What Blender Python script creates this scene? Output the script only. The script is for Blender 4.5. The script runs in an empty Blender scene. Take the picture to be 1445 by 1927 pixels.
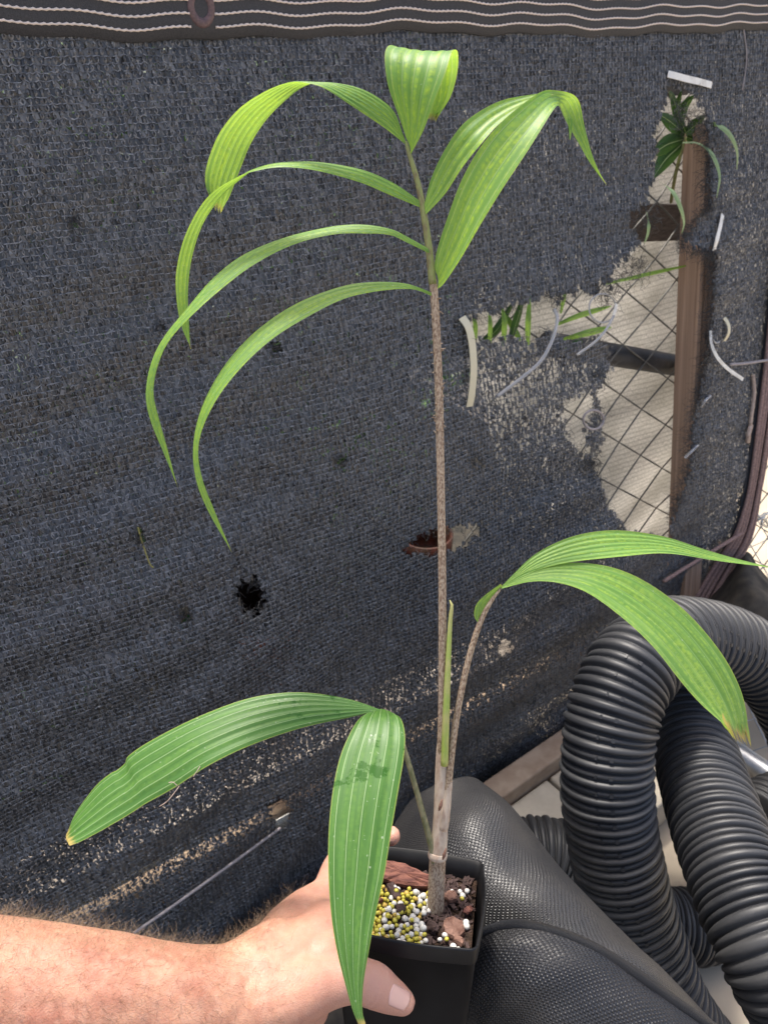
import bpy, bmesh, math, random
import numpy as np
from mathutils import Vector, Matrix
from mathutils.bvhtree import BVHTree

# ------------------------------------------------------------------ camera, sky, sun, exposure
S = bpy.context.scene
CAMZ = 1.25
PITCH = math.radians(32.3)
FPX = 1447.0                       # focal length in photo pixels (1445 x 1927)
cam_data = bpy.data.cameras.new('camera')
cam = bpy.data.objects.new('camera', cam_data); S.collection.objects.link(cam); S.camera = cam
cam.location = (0, 0, CAMZ); cam.rotation_euler = (math.pi/2 - PITCH, 0, 0)
cam_data.sensor_fit = 'VERTICAL'; cam_data.sensor_height = 24.0
cam_data.lens = 24.0*FPX/1927.0
cam_data.clip_start = 0.02; cam_data.clip_end = 500
cam_data.dof.use_dof = True; cam_data.dof.focus_distance = 0.53; cam_data.dof.aperture_fstop = 11.0
S.render.resolution_x = 767; S.render.resolution_y = 1024

SUN_EL, SUN_AZ = math.radians(68), math.radians(-20)   # azimuth measured from +Y towards +X
w = bpy.data.worlds.new('World'); S.world = w; w.use_nodes = True
wn = w.node_tree.nodes; wl = w.node_tree.links
sky = wn.new('ShaderNodeTexSky'); sky.sky_type = 'NISHITA'; sky.sun_disc = False
sky.sun_elevation = SUN_EL; sky.sun_rotation = SUN_AZ
sky.air_density = 0.8; sky.dust_density = 4.5; sky.ozone_density = 0.5
wn['Background'].inputs['Strength'].default_value = 0.14
wl.new(sky.outputs[0], wn['Background'].inputs['Color'])
sd = bpy.data.lights.new('sun', 'SUN'); sd.energy = 2.6; sd.angle = math.radians(7); sd.color = (1.0, 0.95, 0.87)
sun = bpy.data.objects.new('sun', sd); S.collection.objects.link(sun)
sdir = Vector((math.cos(SUN_EL)*math.sin(SUN_AZ), math.cos(SUN_EL)*math.cos(SUN_AZ), math.sin(SUN_EL)))
sun.rotation_euler = sdir.to_track_quat('Z', 'Y').to_euler(); sun.location = (0, 0, 5)
S.view_settings.view_transform = 'Standard'; S.view_settings.look = 'None'
S.view_settings.exposure = 1.2; S.view_settings.gamma = 1.0

# ------------------------------------------------------------------ helpers
random.seed(4); rng = np.random.default_rng(7)
COL = S.collection
CT, ST = math.cos(PITCH), math.sin(PITCH)
def W(px, py, d):
    """photo pixel + depth along the optical axis -> world point"""
    x = (px-722.5)/FPX; v = (963.5-py)/FPX
    return Vector((x*d, (CT+v*ST)*d, (-ST+v*CT)*d + CAMZ))
def PXA(P):
    z = P[:, 2]-CAMZ; f = P[:, 1]*CT - z*ST; u = P[:, 1]*ST + z*CT
    return 722.5+FPX*P[:, 0]/f, 963.5-FPX*u/f, f
VIEW = Vector((0, CT, -ST))

def tag(o, label=None, cat=None, group=None, kind=None):
    if label: o['label'] = label
    if cat: o['category'] = cat
    if group: o['group'] = group
    if kind: o['kind'] = kind
    return o
def empty(name, loc, label, cat, group=None):
    o = bpy.data.objects.new(name, None); COL.objects.link(o); o.location = loc
    o.empty_display_size = 0.02
    return tag(o, label, cat, group)
def link(name, me, mat=None, parent=None):
    o = bpy.data.objects.new(name, me); COL.objects.link(o)
    if mat and not me.materials: me.materials.append(mat)
    if parent is not None:
        o.parent = parent
        o.matrix_parent_inverse = Matrix.Translation(-parent_world(parent))
    return o
def parent_world(p):
    v = Vector(p.location)
    return v
def mk(name, verts, faces, mat=None, parent=None, uvs=None, uvs2=None, smooth=True):
    me = bpy.data.meshes.new(name)
    me.from_pydata([tuple(v) for v in verts], [], faces)
    for nm, uu in (('UVMap', uvs), ('Edge', uvs2)):
        if uu is not None:
            L = me.uv_layers.new(name=nm)
            idx = np.empty(len(me.loops), dtype=np.int32); me.loops.foreach_get('vertex_index', idx)
            L.data.foreach_set('uv', np.asarray(uu, dtype=np.float32)[idx].ravel())
    if smooth: me.polygons.foreach_set('use_smooth', [True]*len(me.polygons))
    me.update()
    return link(name, me, mat, parent)
def quads_mesh(name, V, mat, parent, smooth=False):
    """V: (n,4,3) float array -> n separate quads, fast"""
    n = len(V); me = bpy.data.meshes.new(name)
    me.vertices.add(n*4); me.vertices.foreach_set('co', V.astype(np.float32).ravel())
    me.loops.add(n*4); me.loops.foreach_set('vertex_index', np.arange(n*4, dtype=np.int32))
    me.polygons.add(n); me.polygons.foreach_set('loop_start', np.arange(0, n*4, 4, dtype=np.int32))
    me.update(calc_edges=True)
    return link(name, me, mat, parent)
def crom(pts, n):
    """Catmull-Rom through pts (any dimension), n samples even in arc length of the first 3 comps"""
    P = np.array([list(p) for p in pts], dtype=float)
    if len(P) == 2:
        t = np.linspace(0, 1, n)[:, None]; return P[0]*(1-t)+P[1]*t
    Q = np.vstack([2*P[0]-P[1], P, 2*P[-1]-P[-2]]); out = []
    for i in range(len(P)-1):
        p0, p1, p2, p3 = Q[i:i+4]
        t = np.linspace(0, 1, 24, endpoint=False)[:, None]
        out.append(.5*((2*p1)+(-p0+p2)*t+(2*p0-5*p1+4*p2-p3)*t*t+(-p0+3*p1-3*p2+p3)*t**3))
    D = np.vstack(out+[P[-1:]])
    s = np.concatenate([[0], np.cumsum(np.linalg.norm(np.diff(D[:, :3], axis=0), axis=1))])
    u = np.linspace(0, s[-1], n)
    return np.stack([np.interp(u, s, D[:, k]) for k in range(D.shape[1])], 1)
def frames(P):
    T = np.gradient(P, axis=0); T /= np.linalg.norm(T, axis=1)[:, None]+1e-12
    a = np.array([0, 0, 1.]) if abs(T[0][2]) < .9 else np.array([1., 0, 0])
    N = np.cross(T[0], a); N /= np.linalg.norm(N); Ns = []
    for t in T:
        N = N-t*(N@t); N /= np.linalg.norm(N); Ns.append(N.copy())
    Ns = np.array(Ns); return T, Ns, np.cross(T, Ns)
def tube_geo(P, R, k=10, cap=True):
    P = np.asarray(P, float); R = np.broadcast_to(np.asarray(R, float), (len(P),))
    T, N, B = frames(P); a = np.linspace(0, 2*np.pi, k, endpoint=False)
    V = (P[:, None]+R[:, None, None]*(np.cos(a)[None, :, None]*N[:, None]+np.sin(a)[None, :, None]*B[:, None])).reshape(-1, 3)
    F = [(i*k+j, i*k+(j+1) % k, (i+1)*k+(j+1) % k, (i+1)*k+j) for i in range(len(P)-1) for j in range(k)]
    if cap: F += [tuple(range(k))[::-1], tuple((len(P)-1)*k+j for j in range(k))]
    s = np.concatenate([[0], np.cumsum(np.linalg.norm(np.diff(P, axis=0), axis=1))])
    UV = [(j/k, s[i]) for i in range(len(P)) for j in range(k)]
    return V, F, UV
def tube(name, P, R, mat, parent=None, k=10):
    V, F, UV = tube_geo(P, R, k); return mk(name, V, F, mat, parent, UV)
def pxtube(name, pts, mat, parent=None, n=24, k=10):
    """pts: (px, py, depth, radius in px)"""
    Q = crom([tuple(W(p[0], p[1], p[2]))+(p[3]*p[2]/FPX,) for p in pts], n)
    return tube(name, Q[:, :3], Q[:, 3], mat, parent, k)
def ribbon_geo(P, side, wid, thick):
    """flat strap along P: side vectors, widths; closed box section"""
    P = np.asarray(P, float); T, _, _ = frames(P); side = np.asarray(side, float)
    side = np.broadcast_to(side, P.shape); side = side-T*np.sum(side*T, 1)[:, None]
    side /= np.linalg.norm(side, axis=1)[:, None]; nn = np.cross(T, side)
    wid = np.broadcast_to(np.asarray(wid, float), (len(P),))[:, None]
    c = [P+side*wid/2+nn*thick/2, P-side*wid/2+nn*thick/2, P-side*wid/2-nn*thick/2, P+side*wid/2-nn*thick/2]
    V = np.stack(c, 1).reshape(-1, 3)
    F = [(i*4+j, i*4+(j+1) % 4, (i+1)*4+(j+1) % 4, (i+1)*4+j) for i in range(len(P)-1) for j in range(4)]
    n = len(P)-1; F += [(3, 2, 1, 0), (n*4, n*4+1, n*4+2, n*4+3)]
    return V, F
def box_geo(c, ax, ay, az):
    c, ax, ay, az = map(Vector, (c, ax, ay, az))
    V = [c+sx*ax+sy*ay+sz*az for sz in (-1, 1) for sy in (-1, 1) for sx in (-1, 1)]
    F = [(0, 2, 3, 1), (4, 5, 7, 6), (0, 1, 5, 4), (2, 6, 7, 3), (0, 4, 6, 2), (1, 3, 7, 5)]
    return V, F
def bevel(o, wdt, seg=2):
    m = o.modifiers.new('bevel', 'BEVEL'); m.width = wdt; m.segments = seg; m.limit_method = 'ANGLE'
    return o
def inpoly(x, y, poly):
    r = np.zeros(x.shape, bool); n = len(poly)
    for i in range(n):
        x1, y1 = poly[i]; x2, y2 = poly[(i+1) % n]
        if y1 == y2: continue
        c = ((y1 > y) != (y2 > y)) & (x < (x2-x1)*(y-y1)/(y2-y1)+x1)
        r ^= c
    return r

# ------------------------------------------------------------------ materials
def newmat(name, base=(.5, .5, .5), rough=.5, spec=.5, **kw):
    m = bpy.data.materials.new(name); m.use_nodes = True
    b = m.node_tree.nodes['Principled BSDF']
    b.inputs['Base Color'].default_value = (*base, 1); b.inputs['Roughness'].default_value = rough
    b.inputs['Specular IOR Level'].default_value = spec
    for k, v in kw.items(): b.inputs[k].default_value = v
    return m, m.node_tree.nodes, m.node_tree.links, b
def N(nodes, t, **kw):
    n = nodes.new(t)
    for k, v in kw.items():
        if k in n.inputs.keys() if isinstance(k, str) else False: n.inputs[k].default_value = v
        else: setattr(n, k, v)
    return n
def math_n(ns, ls, op, a, b=None, c=None, clamp=False):
    n = ns.new('ShaderNodeMath'); n.operation = op; n.use_clamp = clamp
    for i, x in enumerate((a, b, c)):
        if x is None: continue
        if hasattr(x, 'is_output') or hasattr(x, 'links'): ls.new(x, n.inputs[i])
        else: n.inputs[i].default_value = x
    return n.outputs[0]
def mix_n(ns, ls, f, a, b, mode='MIX'):
    n = ns.new('ShaderNodeMix'); n.data_type = 'RGBA'; n.blend_type = mode
    for sock, x in ((n.inputs[0], f), (n.inputs[6], a), (n.inputs[7], b)):
        if hasattr(x, 'links'): ls.new(x, sock)
        elif isinstance(x, tuple): sock.default_value = (*x, 1) if len(x) == 3 else x
        else: sock.default_value = x
    return n.outputs[2]
def noise_n(ns, ls, vec, scale, detail=3, rough=.55, dist=0):
    n = ns.new('ShaderNodeTexNoise'); n.inputs['Scale'].default_value = scale
    n.inputs['Detail'].default_value = detail; n.inputs['Roughness'].default_value = rough
    n.inputs['Distortion'].default_value = dist
    if vec is not None: ls.new(vec, n.inputs['Vector'])
    return n.outputs['Fac']
def ramp_n(ns, ls, f, lo, hi):
    n = ns.new('ShaderNodeMapRange'); n.inputs[1].default_value = lo; n.inputs[2].default_value = hi
    ls.new(f, n.inputs[0]); return n.outputs[0]
def bump_n(ns, ls, b, h, strength=.3, dist=.001):
    n = ns.new('ShaderNodeBump'); n.inputs['Strength'].default_value = strength; n.inputs['Distance'].default_value = dist
    ls.new(h, n.inputs['Height']); ls.new(n.outputs[0], b.inputs['Normal']); return n
def speckle(name, c1, c2, scale, rough=.7, spec=.3, bump=.3, bdist=.001, stretch=None, coord='Object', detail=5, lo=.35, hi=.65, **kw):
    m, ns, ls, b = newmat(name, c1, rough, spec, **kw)
    tc = ns.new('ShaderNodeTexCoord'); v = tc.outputs[coord]
    if stretch:
        mp = ns.new('ShaderNodeMapping'); mp.inputs['Scale'].default_value = stretch; ls.new(v, mp.inputs[0]); v = mp.outputs[0]
    f = noise_n(ns, ls, v, scale, detail); f2 = ramp_n(ns, ls, f, lo, hi)
    ls.new(mix_n(ns, ls, f2, c1, c2), b.inputs['Base Color'])
    bump_n(ns, ls, b, f, bump, bdist)
    return m

def leaf_mat(name, dark, light, yellow, trans, mottle, wet=None, tip=.998, veincol=(.50, .60, .30)):
    m, ns, ls, b = newmat(name, dark, .46, .4)
    uv = ns.new('ShaderNodeUVMap'); uv.uv_map = 'UVMap'; ed = ns.new('ShaderNodeUVMap'); ed.uv_map = 'Edge'
    sp = ns.new('ShaderNodeSeparateXYZ'); ls.new(uv.outputs[0], sp.inputs[0])
    se = ns.new('ShaderNodeSeparateXYZ'); ls.new(ed.outputs[0], se.inputs[0])
    tc = ns.new('ShaderNodeTexCoord')
    # long streaks of lighter and darker green
    mp = ns.new('ShaderNodeMapping'); mp.inputs['Scale'].default_value = (1.2, 9, 1); ls.new(uv.outputs[0], mp.inputs[0])
    st = noise_n(ns, ls, mp.outputs[0], 1.6, 4, .6)
    c = mix_n(ns, ls, ramp_n(ns, ls, st, .35, .68), dark, light)
    # yellow mottling between veins
    mp2 = ns.new('ShaderNodeMapping'); mp2.inputs['Scale'].default_value = (1.0, 160, 1); ls.new(uv.outputs[0], mp2.inputs[0])
    mt = noise_n(ns, ls, mp2.outputs[0], 1.8, 4, .7)
    mp3 = ns.new('ShaderNodeMapping'); mp3.inputs['Scale'].default_value = (2.3, 7, 1); ls.new(uv.outputs[0], mp3.inputs[0])
    mz = noise_n(ns, ls, mp3.outputs[0], 1.3, 2, .5)
    mm = math_n(ns, ls, 'MULTIPLY', ramp_n(ns, ls, mt, .38, .66), ramp_n(ns, ls, mz, .40, .62))
    mm = math_n(ns, ls, 'MULTIPLY', mm, mottle)
    c = mix_n(ns, ls, mm, c, yellow)
    # fine parallel veins
    fr = math_n(ns, ls, 'FRACT', math_n(ns, ls, 'MULTIPLY', sp.outputs[0], 9.0))
    fv = math_n(ns, ls, 'ABSOLUTE', math_n(ns, ls, 'SUBTRACT', fr, .5))
    c = mix_n(ns, ls, math_n(ns, ls, 'MULTIPLY', ramp_n(ns, ls, fv, .3, .5), .09), c, light)
    # main ribs
    rr = math_n(ns, ls, 'ABSOLUTE', math_n(ns, ls, 'SUBTRACT', math_n(ns, ls, 'FRACT', sp.outputs[0]), .5))
    rib = ramp_n(ns, ls, rr, .030, .010)
    c = mix_n(ns, ls, math_n(ns, ls, 'MULTIPLY', rib, .85), c, veincol)
    # yellow margin
    eg = math_n(ns, ls, 'ABSOLUTE', math_n(ns, ls, 'SUBTRACT', se.outputs[0], .5))
    c = mix_n(ns, ls, math_n(ns, ls, 'MULTIPLY', ramp_n(ns, ls, eg, .480, .499), .6), c, (.42, .46, .09))
    # rust spots and pale scratches
    vo = ns.new('ShaderNodeTexVoronoi'); vo.inputs['Scale'].default_value = 42; ls.new(tc.outputs['Object'], vo.inputs['Vector'])
    spot = ramp_n(ns, ls, vo.outputs['Distance'], .085, .05)
    sc = ns.new('ShaderNodeSeparateColor'); ls.new(vo.outputs['Color'], sc.inputs[0])
    spot = math_n(ns, ls, 'MULTIPLY', spot, math_n(ns, ls, 'GREATER_THAN', sc.outputs[0], .86))
    c = mix_n(ns, ls, math_n(ns, ls, 'MULTIPLY', spot, .8), c, (.38, .20, .04))
    fl = noise_n(ns, ls, tc.outputs['Object'], 420, 2, .5)
    c = mix_n(ns, ls, math_n(ns, ls, 'MULTIPLY', ramp_n(ns, ls, fl, .70, .76), .5), c, (.55, .62, .45))
    rough = None
    if wet:
        wz = noise_n(ns, ls, tc.outputs['Object'], 70, 5, .65, .1)
        wm = math_n(ns, ls, 'MULTIPLY', ramp_n(ns, ls, wz, wet[2]-.01, wet[2]+.05), .8)
        band = math_n(ns, ls, 'MULTIPLY', math_n(ns, ls, 'GREATER_THAN', se.outputs[1], wet[0]), math_n(ns, ls, 'LESS_THAN', se.outputs[1], wet[1]))
        wm = math_n(ns, ls, 'MULTIPLY', wm, band)
        c = mix_n(ns, ls, wm, c, (.022, .10, .008))
        ls.new(math_n(ns, ls, 'SUBTRACT', .46, math_n(ns, ls, 'MULTIPLY', wm, .34)), b.inputs['Roughness'])
    # brown dry tip
    tp = ramp_n(ns, ls, math_n(ns, ls, 'ADD', se.outputs[1], math_n(ns, ls, 'MULTIPLY', st, .04)), tip, tip+.016)
    c = mix_n(ns, ls, tp, c, (.42, .32, .10))
    ls.new(c, b.inputs['Base Color'])
    hb = math_n(ns, ls, 'ADD', math_n(ns, ls, 'MULTIPLY', rib, .8), math_n(ns, ls, 'MULTIPLY', fv, .12))
    hb = math_n(ns, ls, 'ADD', hb, math_n(ns, ls, 'MULTIPLY', mt, .35))
    bump_n(ns, ls, b, hb, .18, .0005)
    tr = ns.new('ShaderNodeBsdfTranslucent')
    ls.new(mix_n(ns, ls, .55, c, yellow), tr.inputs[0])
    mx = ns.new('ShaderNodeMixShader'); mx.inputs[0].default_value = trans
    ls.new(b.outputs[0], mx.inputs[1]); ls.new(tr.outputs[0], mx.inputs[2])
    ls.new(mx.outputs[0], ns['Material Output'].inputs[0])
    return m
M = {}
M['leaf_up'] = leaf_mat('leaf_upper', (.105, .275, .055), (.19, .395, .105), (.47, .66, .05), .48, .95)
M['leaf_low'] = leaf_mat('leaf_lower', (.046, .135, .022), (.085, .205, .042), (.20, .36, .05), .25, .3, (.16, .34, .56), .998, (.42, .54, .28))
M['leaf_right'] = leaf_mat('leaf_right', (.10, .25, .045), (.185, .36, .085), (.42, .60, .08), .4, .8, None, .995, (.36, .50, .2))
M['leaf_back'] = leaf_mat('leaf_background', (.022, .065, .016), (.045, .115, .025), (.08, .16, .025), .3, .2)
M['leaf_pale'] = leaf_mat('leaf_pale', (.22, .34, .15), (.34, .45, .26), (.36, .48, .16), .3, .4)
M['stem'] = speckle('scurfy_stem', (.46, .36, .255), (.22, .145, .095), 900, .75, .25, .5, .0006, (1, 1, .35), lo=.42, hi=.6)
M['rachis'] = speckle('green_rachis', (.26, .28, .10), (.20, .16, .08), 380, .6, .3, .4, .0005, (1, 1, .3), lo=.45, hi=.66)
M['sheath'] = speckle('pale_sheath', (.52, .43, .34), (.30, .19, .14), 220, .7, .25, .5, .0006, (1, 1, .14), lo=.45, hi=.75)
M['petiole_green'] = speckle('mottled_petiole', (.27, .25, .15), (.12, .13, .06), 330, .7, .3, .4, .0005, (1, 1, .4))
M['spear'] = speckle('spear_leaf', (.30, .40, .08), (.44, .42, .16), 160, .5, .35, .2, .0004, (1, 1, .12))
M['black_plastic'] = speckle('black_pot_plastic', (.006, .006, .007), (.011, .011, .012), 45, .45, .25, .15, .0005)
M['soil'] = speckle('potting_soil', (.012, .008, .006), (.05, .03, .02), 260, .9, .2, 1, .002)
M['bark_red'] = speckle('bark_red', (.20, .085, .06), (.09, .035, .03), 130, .8, .25, .8, .0015, (1, 3, 3))
M['bark_brown'] = speckle('bark_brown', (.21, .12, .09), (.11, .055, .04), 160, .8, .25, .8, .0012)
M['bark_dark'] = speckle('bark_dark', (.035, .022, .02), (.08, .05, .045), 180, .8, .25, .8, .0012)
M['bead_white'] = speckle('bead_white', (.72, .70, .66), (.55, .53, .48), 300, .6, .3, .3, .0004)
M['bead_yellow'] = speckle('bead_yellow', (.55, .45, .045), (.42, .40, .07), 200, .38, .5, .15, .0003)
M['bead_ochre'] = speckle('bead_ochre', (.55, .34, .06), (.45, .34, .08), 200, .4, .5, .15, .0003)

def skin_mat():
    m, ns, ls, b = newmat('skin', (.55, .28, .19), .48, .4)
    b.inputs['Subsurface Weight'].default_value = .25; b.inputs['Subsurface Radius'].default_value = (.006, .0025, .0012); b.inputs['Subsurface Scale'].default_value = 1.0
    tc = ns.new('ShaderNodeTexCoord')
    n1 = noise_n(ns, ls, tc.outputs['Object'], 38, 4, .6); n2 = noise_n(ns, ls, tc.outputs['Object'], 170, 4, .65)
    c = mix_n(ns, ls, ramp_n(ns, ls, n1, .35, .68), (.50, .265, .170), (.375, .160, .105))
    c = mix_n(ns, ls, math_n(ns, ls, 'MULTIPLY', ramp_n(ns, ls, n2, .45, .7), .45), c, (.56, .34, .245))
    at = ns.new('ShaderNodeAttribute'); at.attribute_name = 'pink'
    c = mix_n(ns, ls, math_n(ns, ls, 'MULTIPLY', at.outputs['Fac'], .75), c, (.57, .305, .235))
    vo = ns.new('ShaderNodeTexVoronoi'); vo.inputs['Scale'].default_value = 62; ls.new(tc.outputs['Object'], vo.inputs['Vector'])
    sc = ns.new('ShaderNodeSeparateColor'); ls.new(vo.outputs['Color'], sc.inputs[0])
    fr = math_n(ns, ls, 'MULTIPLY', ramp_n(ns, ls, vo.outputs['Distance'], .09, .03), math_n(ns, ls, 'GREATER_THAN', sc.outputs[0], .82))
    c = mix_n(ns, ls, math_n(ns, ls, 'MULTIPLY', fr, .45), c, (.26, .10, .06))
    ls.new(c, b.inputs['Base Color'])
    v2 = ns.new('ShaderNodeTexVoronoi'); v2.inputs['Scale'].default_value = 620; v2.feature = 'DISTANCE_TO_EDGE'; ls.new(tc.outputs['Object'], v2.inputs['Vector'])
    h = math_n(ns, ls, 'ADD', ramp_n(ns, ls, v2.outputs['Distance'], 0, .25), math_n(ns, ls, 'MULTIPLY', n2, 1.3))
    bump_n(ns, ls, b, h, .22, .0006)
    return m
M['skin'] = skin_mat()
M['nail'] = newmat('nail', (.70, .43, .37), .28, .5)[0]
M['hair'] = newmat('arm_hair', (.13, .07, .038), .45, .4)[0]
M['hair_fair'] = newmat('fair_arm_hair', (.30, .21, .13), .45, .4)[0]

def knit_mat(name, c0, c1, pw):
    m, ns, ls, b = newmat(name, (.03, .031, .034), .38, .55)
    g = ns.new('ShaderNodeNewGeometry'); 
    f = g.outputs['Random Per Island']
    c = mix_n(ns, ls, math_n(ns, ls, 'POWER', f, pw), c0, c1)
    ls.new(c, b.inputs['Base Color'])
    ls.new(math_n(ns, ls, 'ADD', math_n(ns, ls, 'MULTIPLY', f, .25), .28), b.inputs['Roughness'])
    return m
M['knit'] = knit_mat('black_knit_tape', (.036, .037, .039), (.150, .153, .160), 2.2)
M['knit_thread'] = knit_mat('black_knit_thread', (.070, .072, .076), (.23, .235, .245), 1.7)
M['fray'] = knit_mat('black_frayed_thread', (.018, .018, .020), (.05, .052, .056), 1.5)
M['web_black'] = speckle('black_webbing', (.028, .029, .033), (.05, .051, .058), 900, .6, .4, .6, .0008)
M['cream_thread'] = newmat('cream_stitching', (.72, .62, .55), .7, .2)[0]
M['grommet'] = speckle('faded_grommet', (.16, .10, .10), (.09, .06, .065), 400, .5, .4, .3, .0005)
def strap_mat():
    m, ns, ls, b = newmat('brown_webbing', (.16, .10, .095), .75, .3)
    tc = ns.new('ShaderNodeTexCoord')
    f = noise_n(ns, ls, tc.outputs['Object'], 320, 3)
    ls.new(mix_n(ns, ls, ramp_n(ns, ls, f, .35, .65), (.33, .22, .19), (.19, .125, .11)), b.inputs['Base Color'])
    bump_n(ns, ls, b, f, .5, .001); return m
M['strap'] = strap_mat()

def weave_mat():
    m, ns, ls, b = newmat('black_woven_cloth', (.02, .02, .021), .4, .55)
    uv = ns.new('ShaderNodeUVMap'); uv.uv_map = 'UVMap'; sp = ns.new('ShaderNodeSeparateXYZ')
    dn = ns.new('ShaderNodeTexNoise'); dn.inputs['Scale'].default_value = 24; dn.inputs['Detail'].default_value = 3; ls.new(uv.outputs[0], dn.inputs['Vector'])
    vm = ns.new('ShaderNodeVectorMath'); vm.operation = 'MULTIPLY_ADD'; vm.inputs[1].default_value = (.006, .006, 0); ls.new(dn.outputs['Color'], vm.inputs[0]); ls.new(uv.outputs[0], vm.inputs[2]); ls.new(vm.outputs[0], sp.inputs[0])
    P = 2*math.pi/.0038
    a = math_n(ns, ls, 'SINE', math_n(ns, ls, 'MULTIPLY', sp.outputs[0], P)); c = math_n(ns, ls, 'SINE', math_n(ns, ls, 'MULTIPLY', sp.outputs[1], P))
    h = math_n(ns, ls, 'MULTIPLY', a, c)
    h2 = math_n(ns, ls, 'ABSOLUTE', h)
    tc = ns.new('ShaderNodeTexCoord'); nz = noise_n(ns, ls, tc.outputs['Object'], 500, 2); n3 = noise_n(ns, ls, tc.outputs['Object'], 14, 4)
    hh = math_n(ns, ls, 'ADD', math_n(ns, ls, 'MULTIPLY', h, .55), math_n(ns, ls, 'ADD', math_n(ns, ls, 'MULTIPLY', h2, .7), math_n(ns, ls, 'MULTIPLY', nz, .8)))
    col = mix_n(ns, ls, ramp_n(ns, ls, h2, .0, .5), (.005, .005, .006), (.030, .030, .032))
    col = mix_n(ns, ls, math_n(ns, ls, 'MULTIPLY', ramp_n(ns, ls, n3, .45, .75), .35), col, (.075, .068, .06))
    ls.new(col, b.inputs['Base Color'])
    ls.new(math_n(ns, ls, 'ADD', .25, math_n(ns, ls, 'MULTIPLY', nz, .3)), b.inputs['Roughness'])
    bump_n(ns, ls, b, hh, .7, .0008)
    return m
M['weave'] = weave_mat()
M['pipe'] = speckle('corrugated_pipe_plastic', (.022, .023, .026), (.060, .060, .061), 11, .5, .45, .1, .001, detail=10, lo=.35, hi=.75)
def wood_mat():
    m, ns, ls, b = newmat('weathered_post', (.3, .19, .12), .75, .25)
    uv = ns.new('ShaderNodeUVMap'); uv.uv_map = 'UVMap'
    mp = ns.new('ShaderNodeMapping'); mp.inputs['Scale'].default_value = (150, 2.0, 1); ls.new(uv.outputs[0], mp.inputs[0])
    n1 = noise_n(ns, ls, mp.outputs[0], 1, 4, .6, .3)
    c = mix_n(ns, ls, ramp_n(ns, ls, n1, .35, .66), (.52, .355, .25), (.31, .20, .135)); ls.new(c, b.inputs['Base Color'])
    bump_n(ns, ls, b, n1, .5, .002); return m
M['wood'] = wood_mat()
M['dull_board'] = speckle('dull_board', (.13, .105, .09), (.07, .058, .05), 60, .85, .2, .4, .001, (1, 1, 6))
def tan_mat():
    m, ns, ls, b = newmat('tan_knit_screen', (.5, .43, .34), .8, .2)
    uv = ns.new('ShaderNodeUVMap'); uv.uv_map = 'UVMap'; sp = ns.new('ShaderNodeSeparateXYZ'); ls.new(uv.outputs[0], sp.inputs[0])
    tc = ns.new('ShaderNodeTexCoord')
    nz = noise_n(ns, ls, uv.outputs[0], 60, 3)
    y = math_n(ns, ls, 'ADD', sp.outputs[1], math_n(ns, ls, 'MULTIPLY', nz, .0012))
    a = math_n(ns, ls, 'SINE', math_n(ns, ls, 'MULTIPLY', y, 2*math.pi/.0095))
    mp = ns.new('ShaderNodeMapping'); mp.inputs['Scale'].default_value = (420, 170, 1); ls.new(uv.outputs[0], mp.inputs[0])
    g = noise_n(ns, ls, mp.outputs[0], 1, 3, .7)
    big = noise_n(ns, ls, uv.outputs[0], 9, 4, .6)
    c = mix_n(ns, ls, ramp_n(ns, ls, g, .32, .66), (.40, .375, .33), (.86, .81, .73))
    c = mix_n(ns, ls, math_n(ns, ls, 'MULTIPLY', ramp_n(ns, ls, a, .55, .95), .45), c, (.26, .235, .19))
    c = mix_n(ns, ls, math_n(ns, ls, 'MULTIPLY', ramp_n(ns, ls, big, .46, .66), .5), c, (.30, .28, .22))
    ls.new(c, b.inputs['Base Color']); bump_n(ns, ls, b, g, .4, .001)
    tr = ns.new('ShaderNodeBsdfTranslucent'); ls.new(c, tr.inputs[0])
    mx = ns.new('ShaderNodeMixShader'); mx.inputs[0].default_value = .7
    ls.new(b.outputs[0], mx.inputs[1]); ls.new(tr.outputs[0], mx.inputs[2]); ls.new(mx.outputs[0], ns['Material Output'].inputs[0])
    return m
M['tan'] = tan_mat()
M['wire'] = speckle('dull_wire', (.16, .155, .14), (.10, .095, .085), 90, .55, .5, .2, .0005, Metallic=.3)
M['galv'] = speckle('galvanised', (.50, .52, .53), (.38, .40, .42), 60, .38, .5, .1, .0005, Metallic=.7)
M['darkrail'] = speckle('dark_rail', (.02, .021, .023), (.04, .041, .045), 40, .5, .4, .1, .0005)
M['tie_white'] = speckle('white_tie', (.78, .77, .72), (.45, .43, .38), 60, .45, .4, .3, .001, lo=.45, hi=.8)
M['tie_cream'] = newmat('cream_tie', (.66, .60, .42), .45, .4)[0]
M['tie_clear'] = newmat('clear_tie', (.62, .62, .62), .2, .6, **{'Transmission Weight': .55, 'IOR': 1.4})[0]
M['straw'] = newmat('straw', (.30, .27, .09), .6, .3)[0]
M['line'] = newmat('grey_line', (.28, .25, .25), .45, .4)[0]
M['concrete'] = speckle('concrete', (.58, .52, .41), (.46, .405, .31), 22, .85, .2, .4, .001, detail=9)
M['ground'] = speckle('ground_concrete', (.52, .445, .34), (.42, .355, .265), 6, .9, .2, .4, .002, detail=10)
M['mat'] = speckle('dark_mat', (.02, .019, .017), (.06, .052, .04), 30, .8, .3, .5, .002, detail=8)
M['board'] = speckle('pale_board', (.40, .355, .305), (.19, .155, .125), 16, .8, .2, .3, .001, (1, 1, 1), detail=7)
M['board_tan'] = speckle('tan_board', (.42, .32, .23), (.32, .23, .16), 40, .8, .2, .3, .001)
M['terra'] = speckle('terracotta', (.22, .085, .05), (.14, .06, .04), 50, .85, .2, .3, .001)
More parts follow.
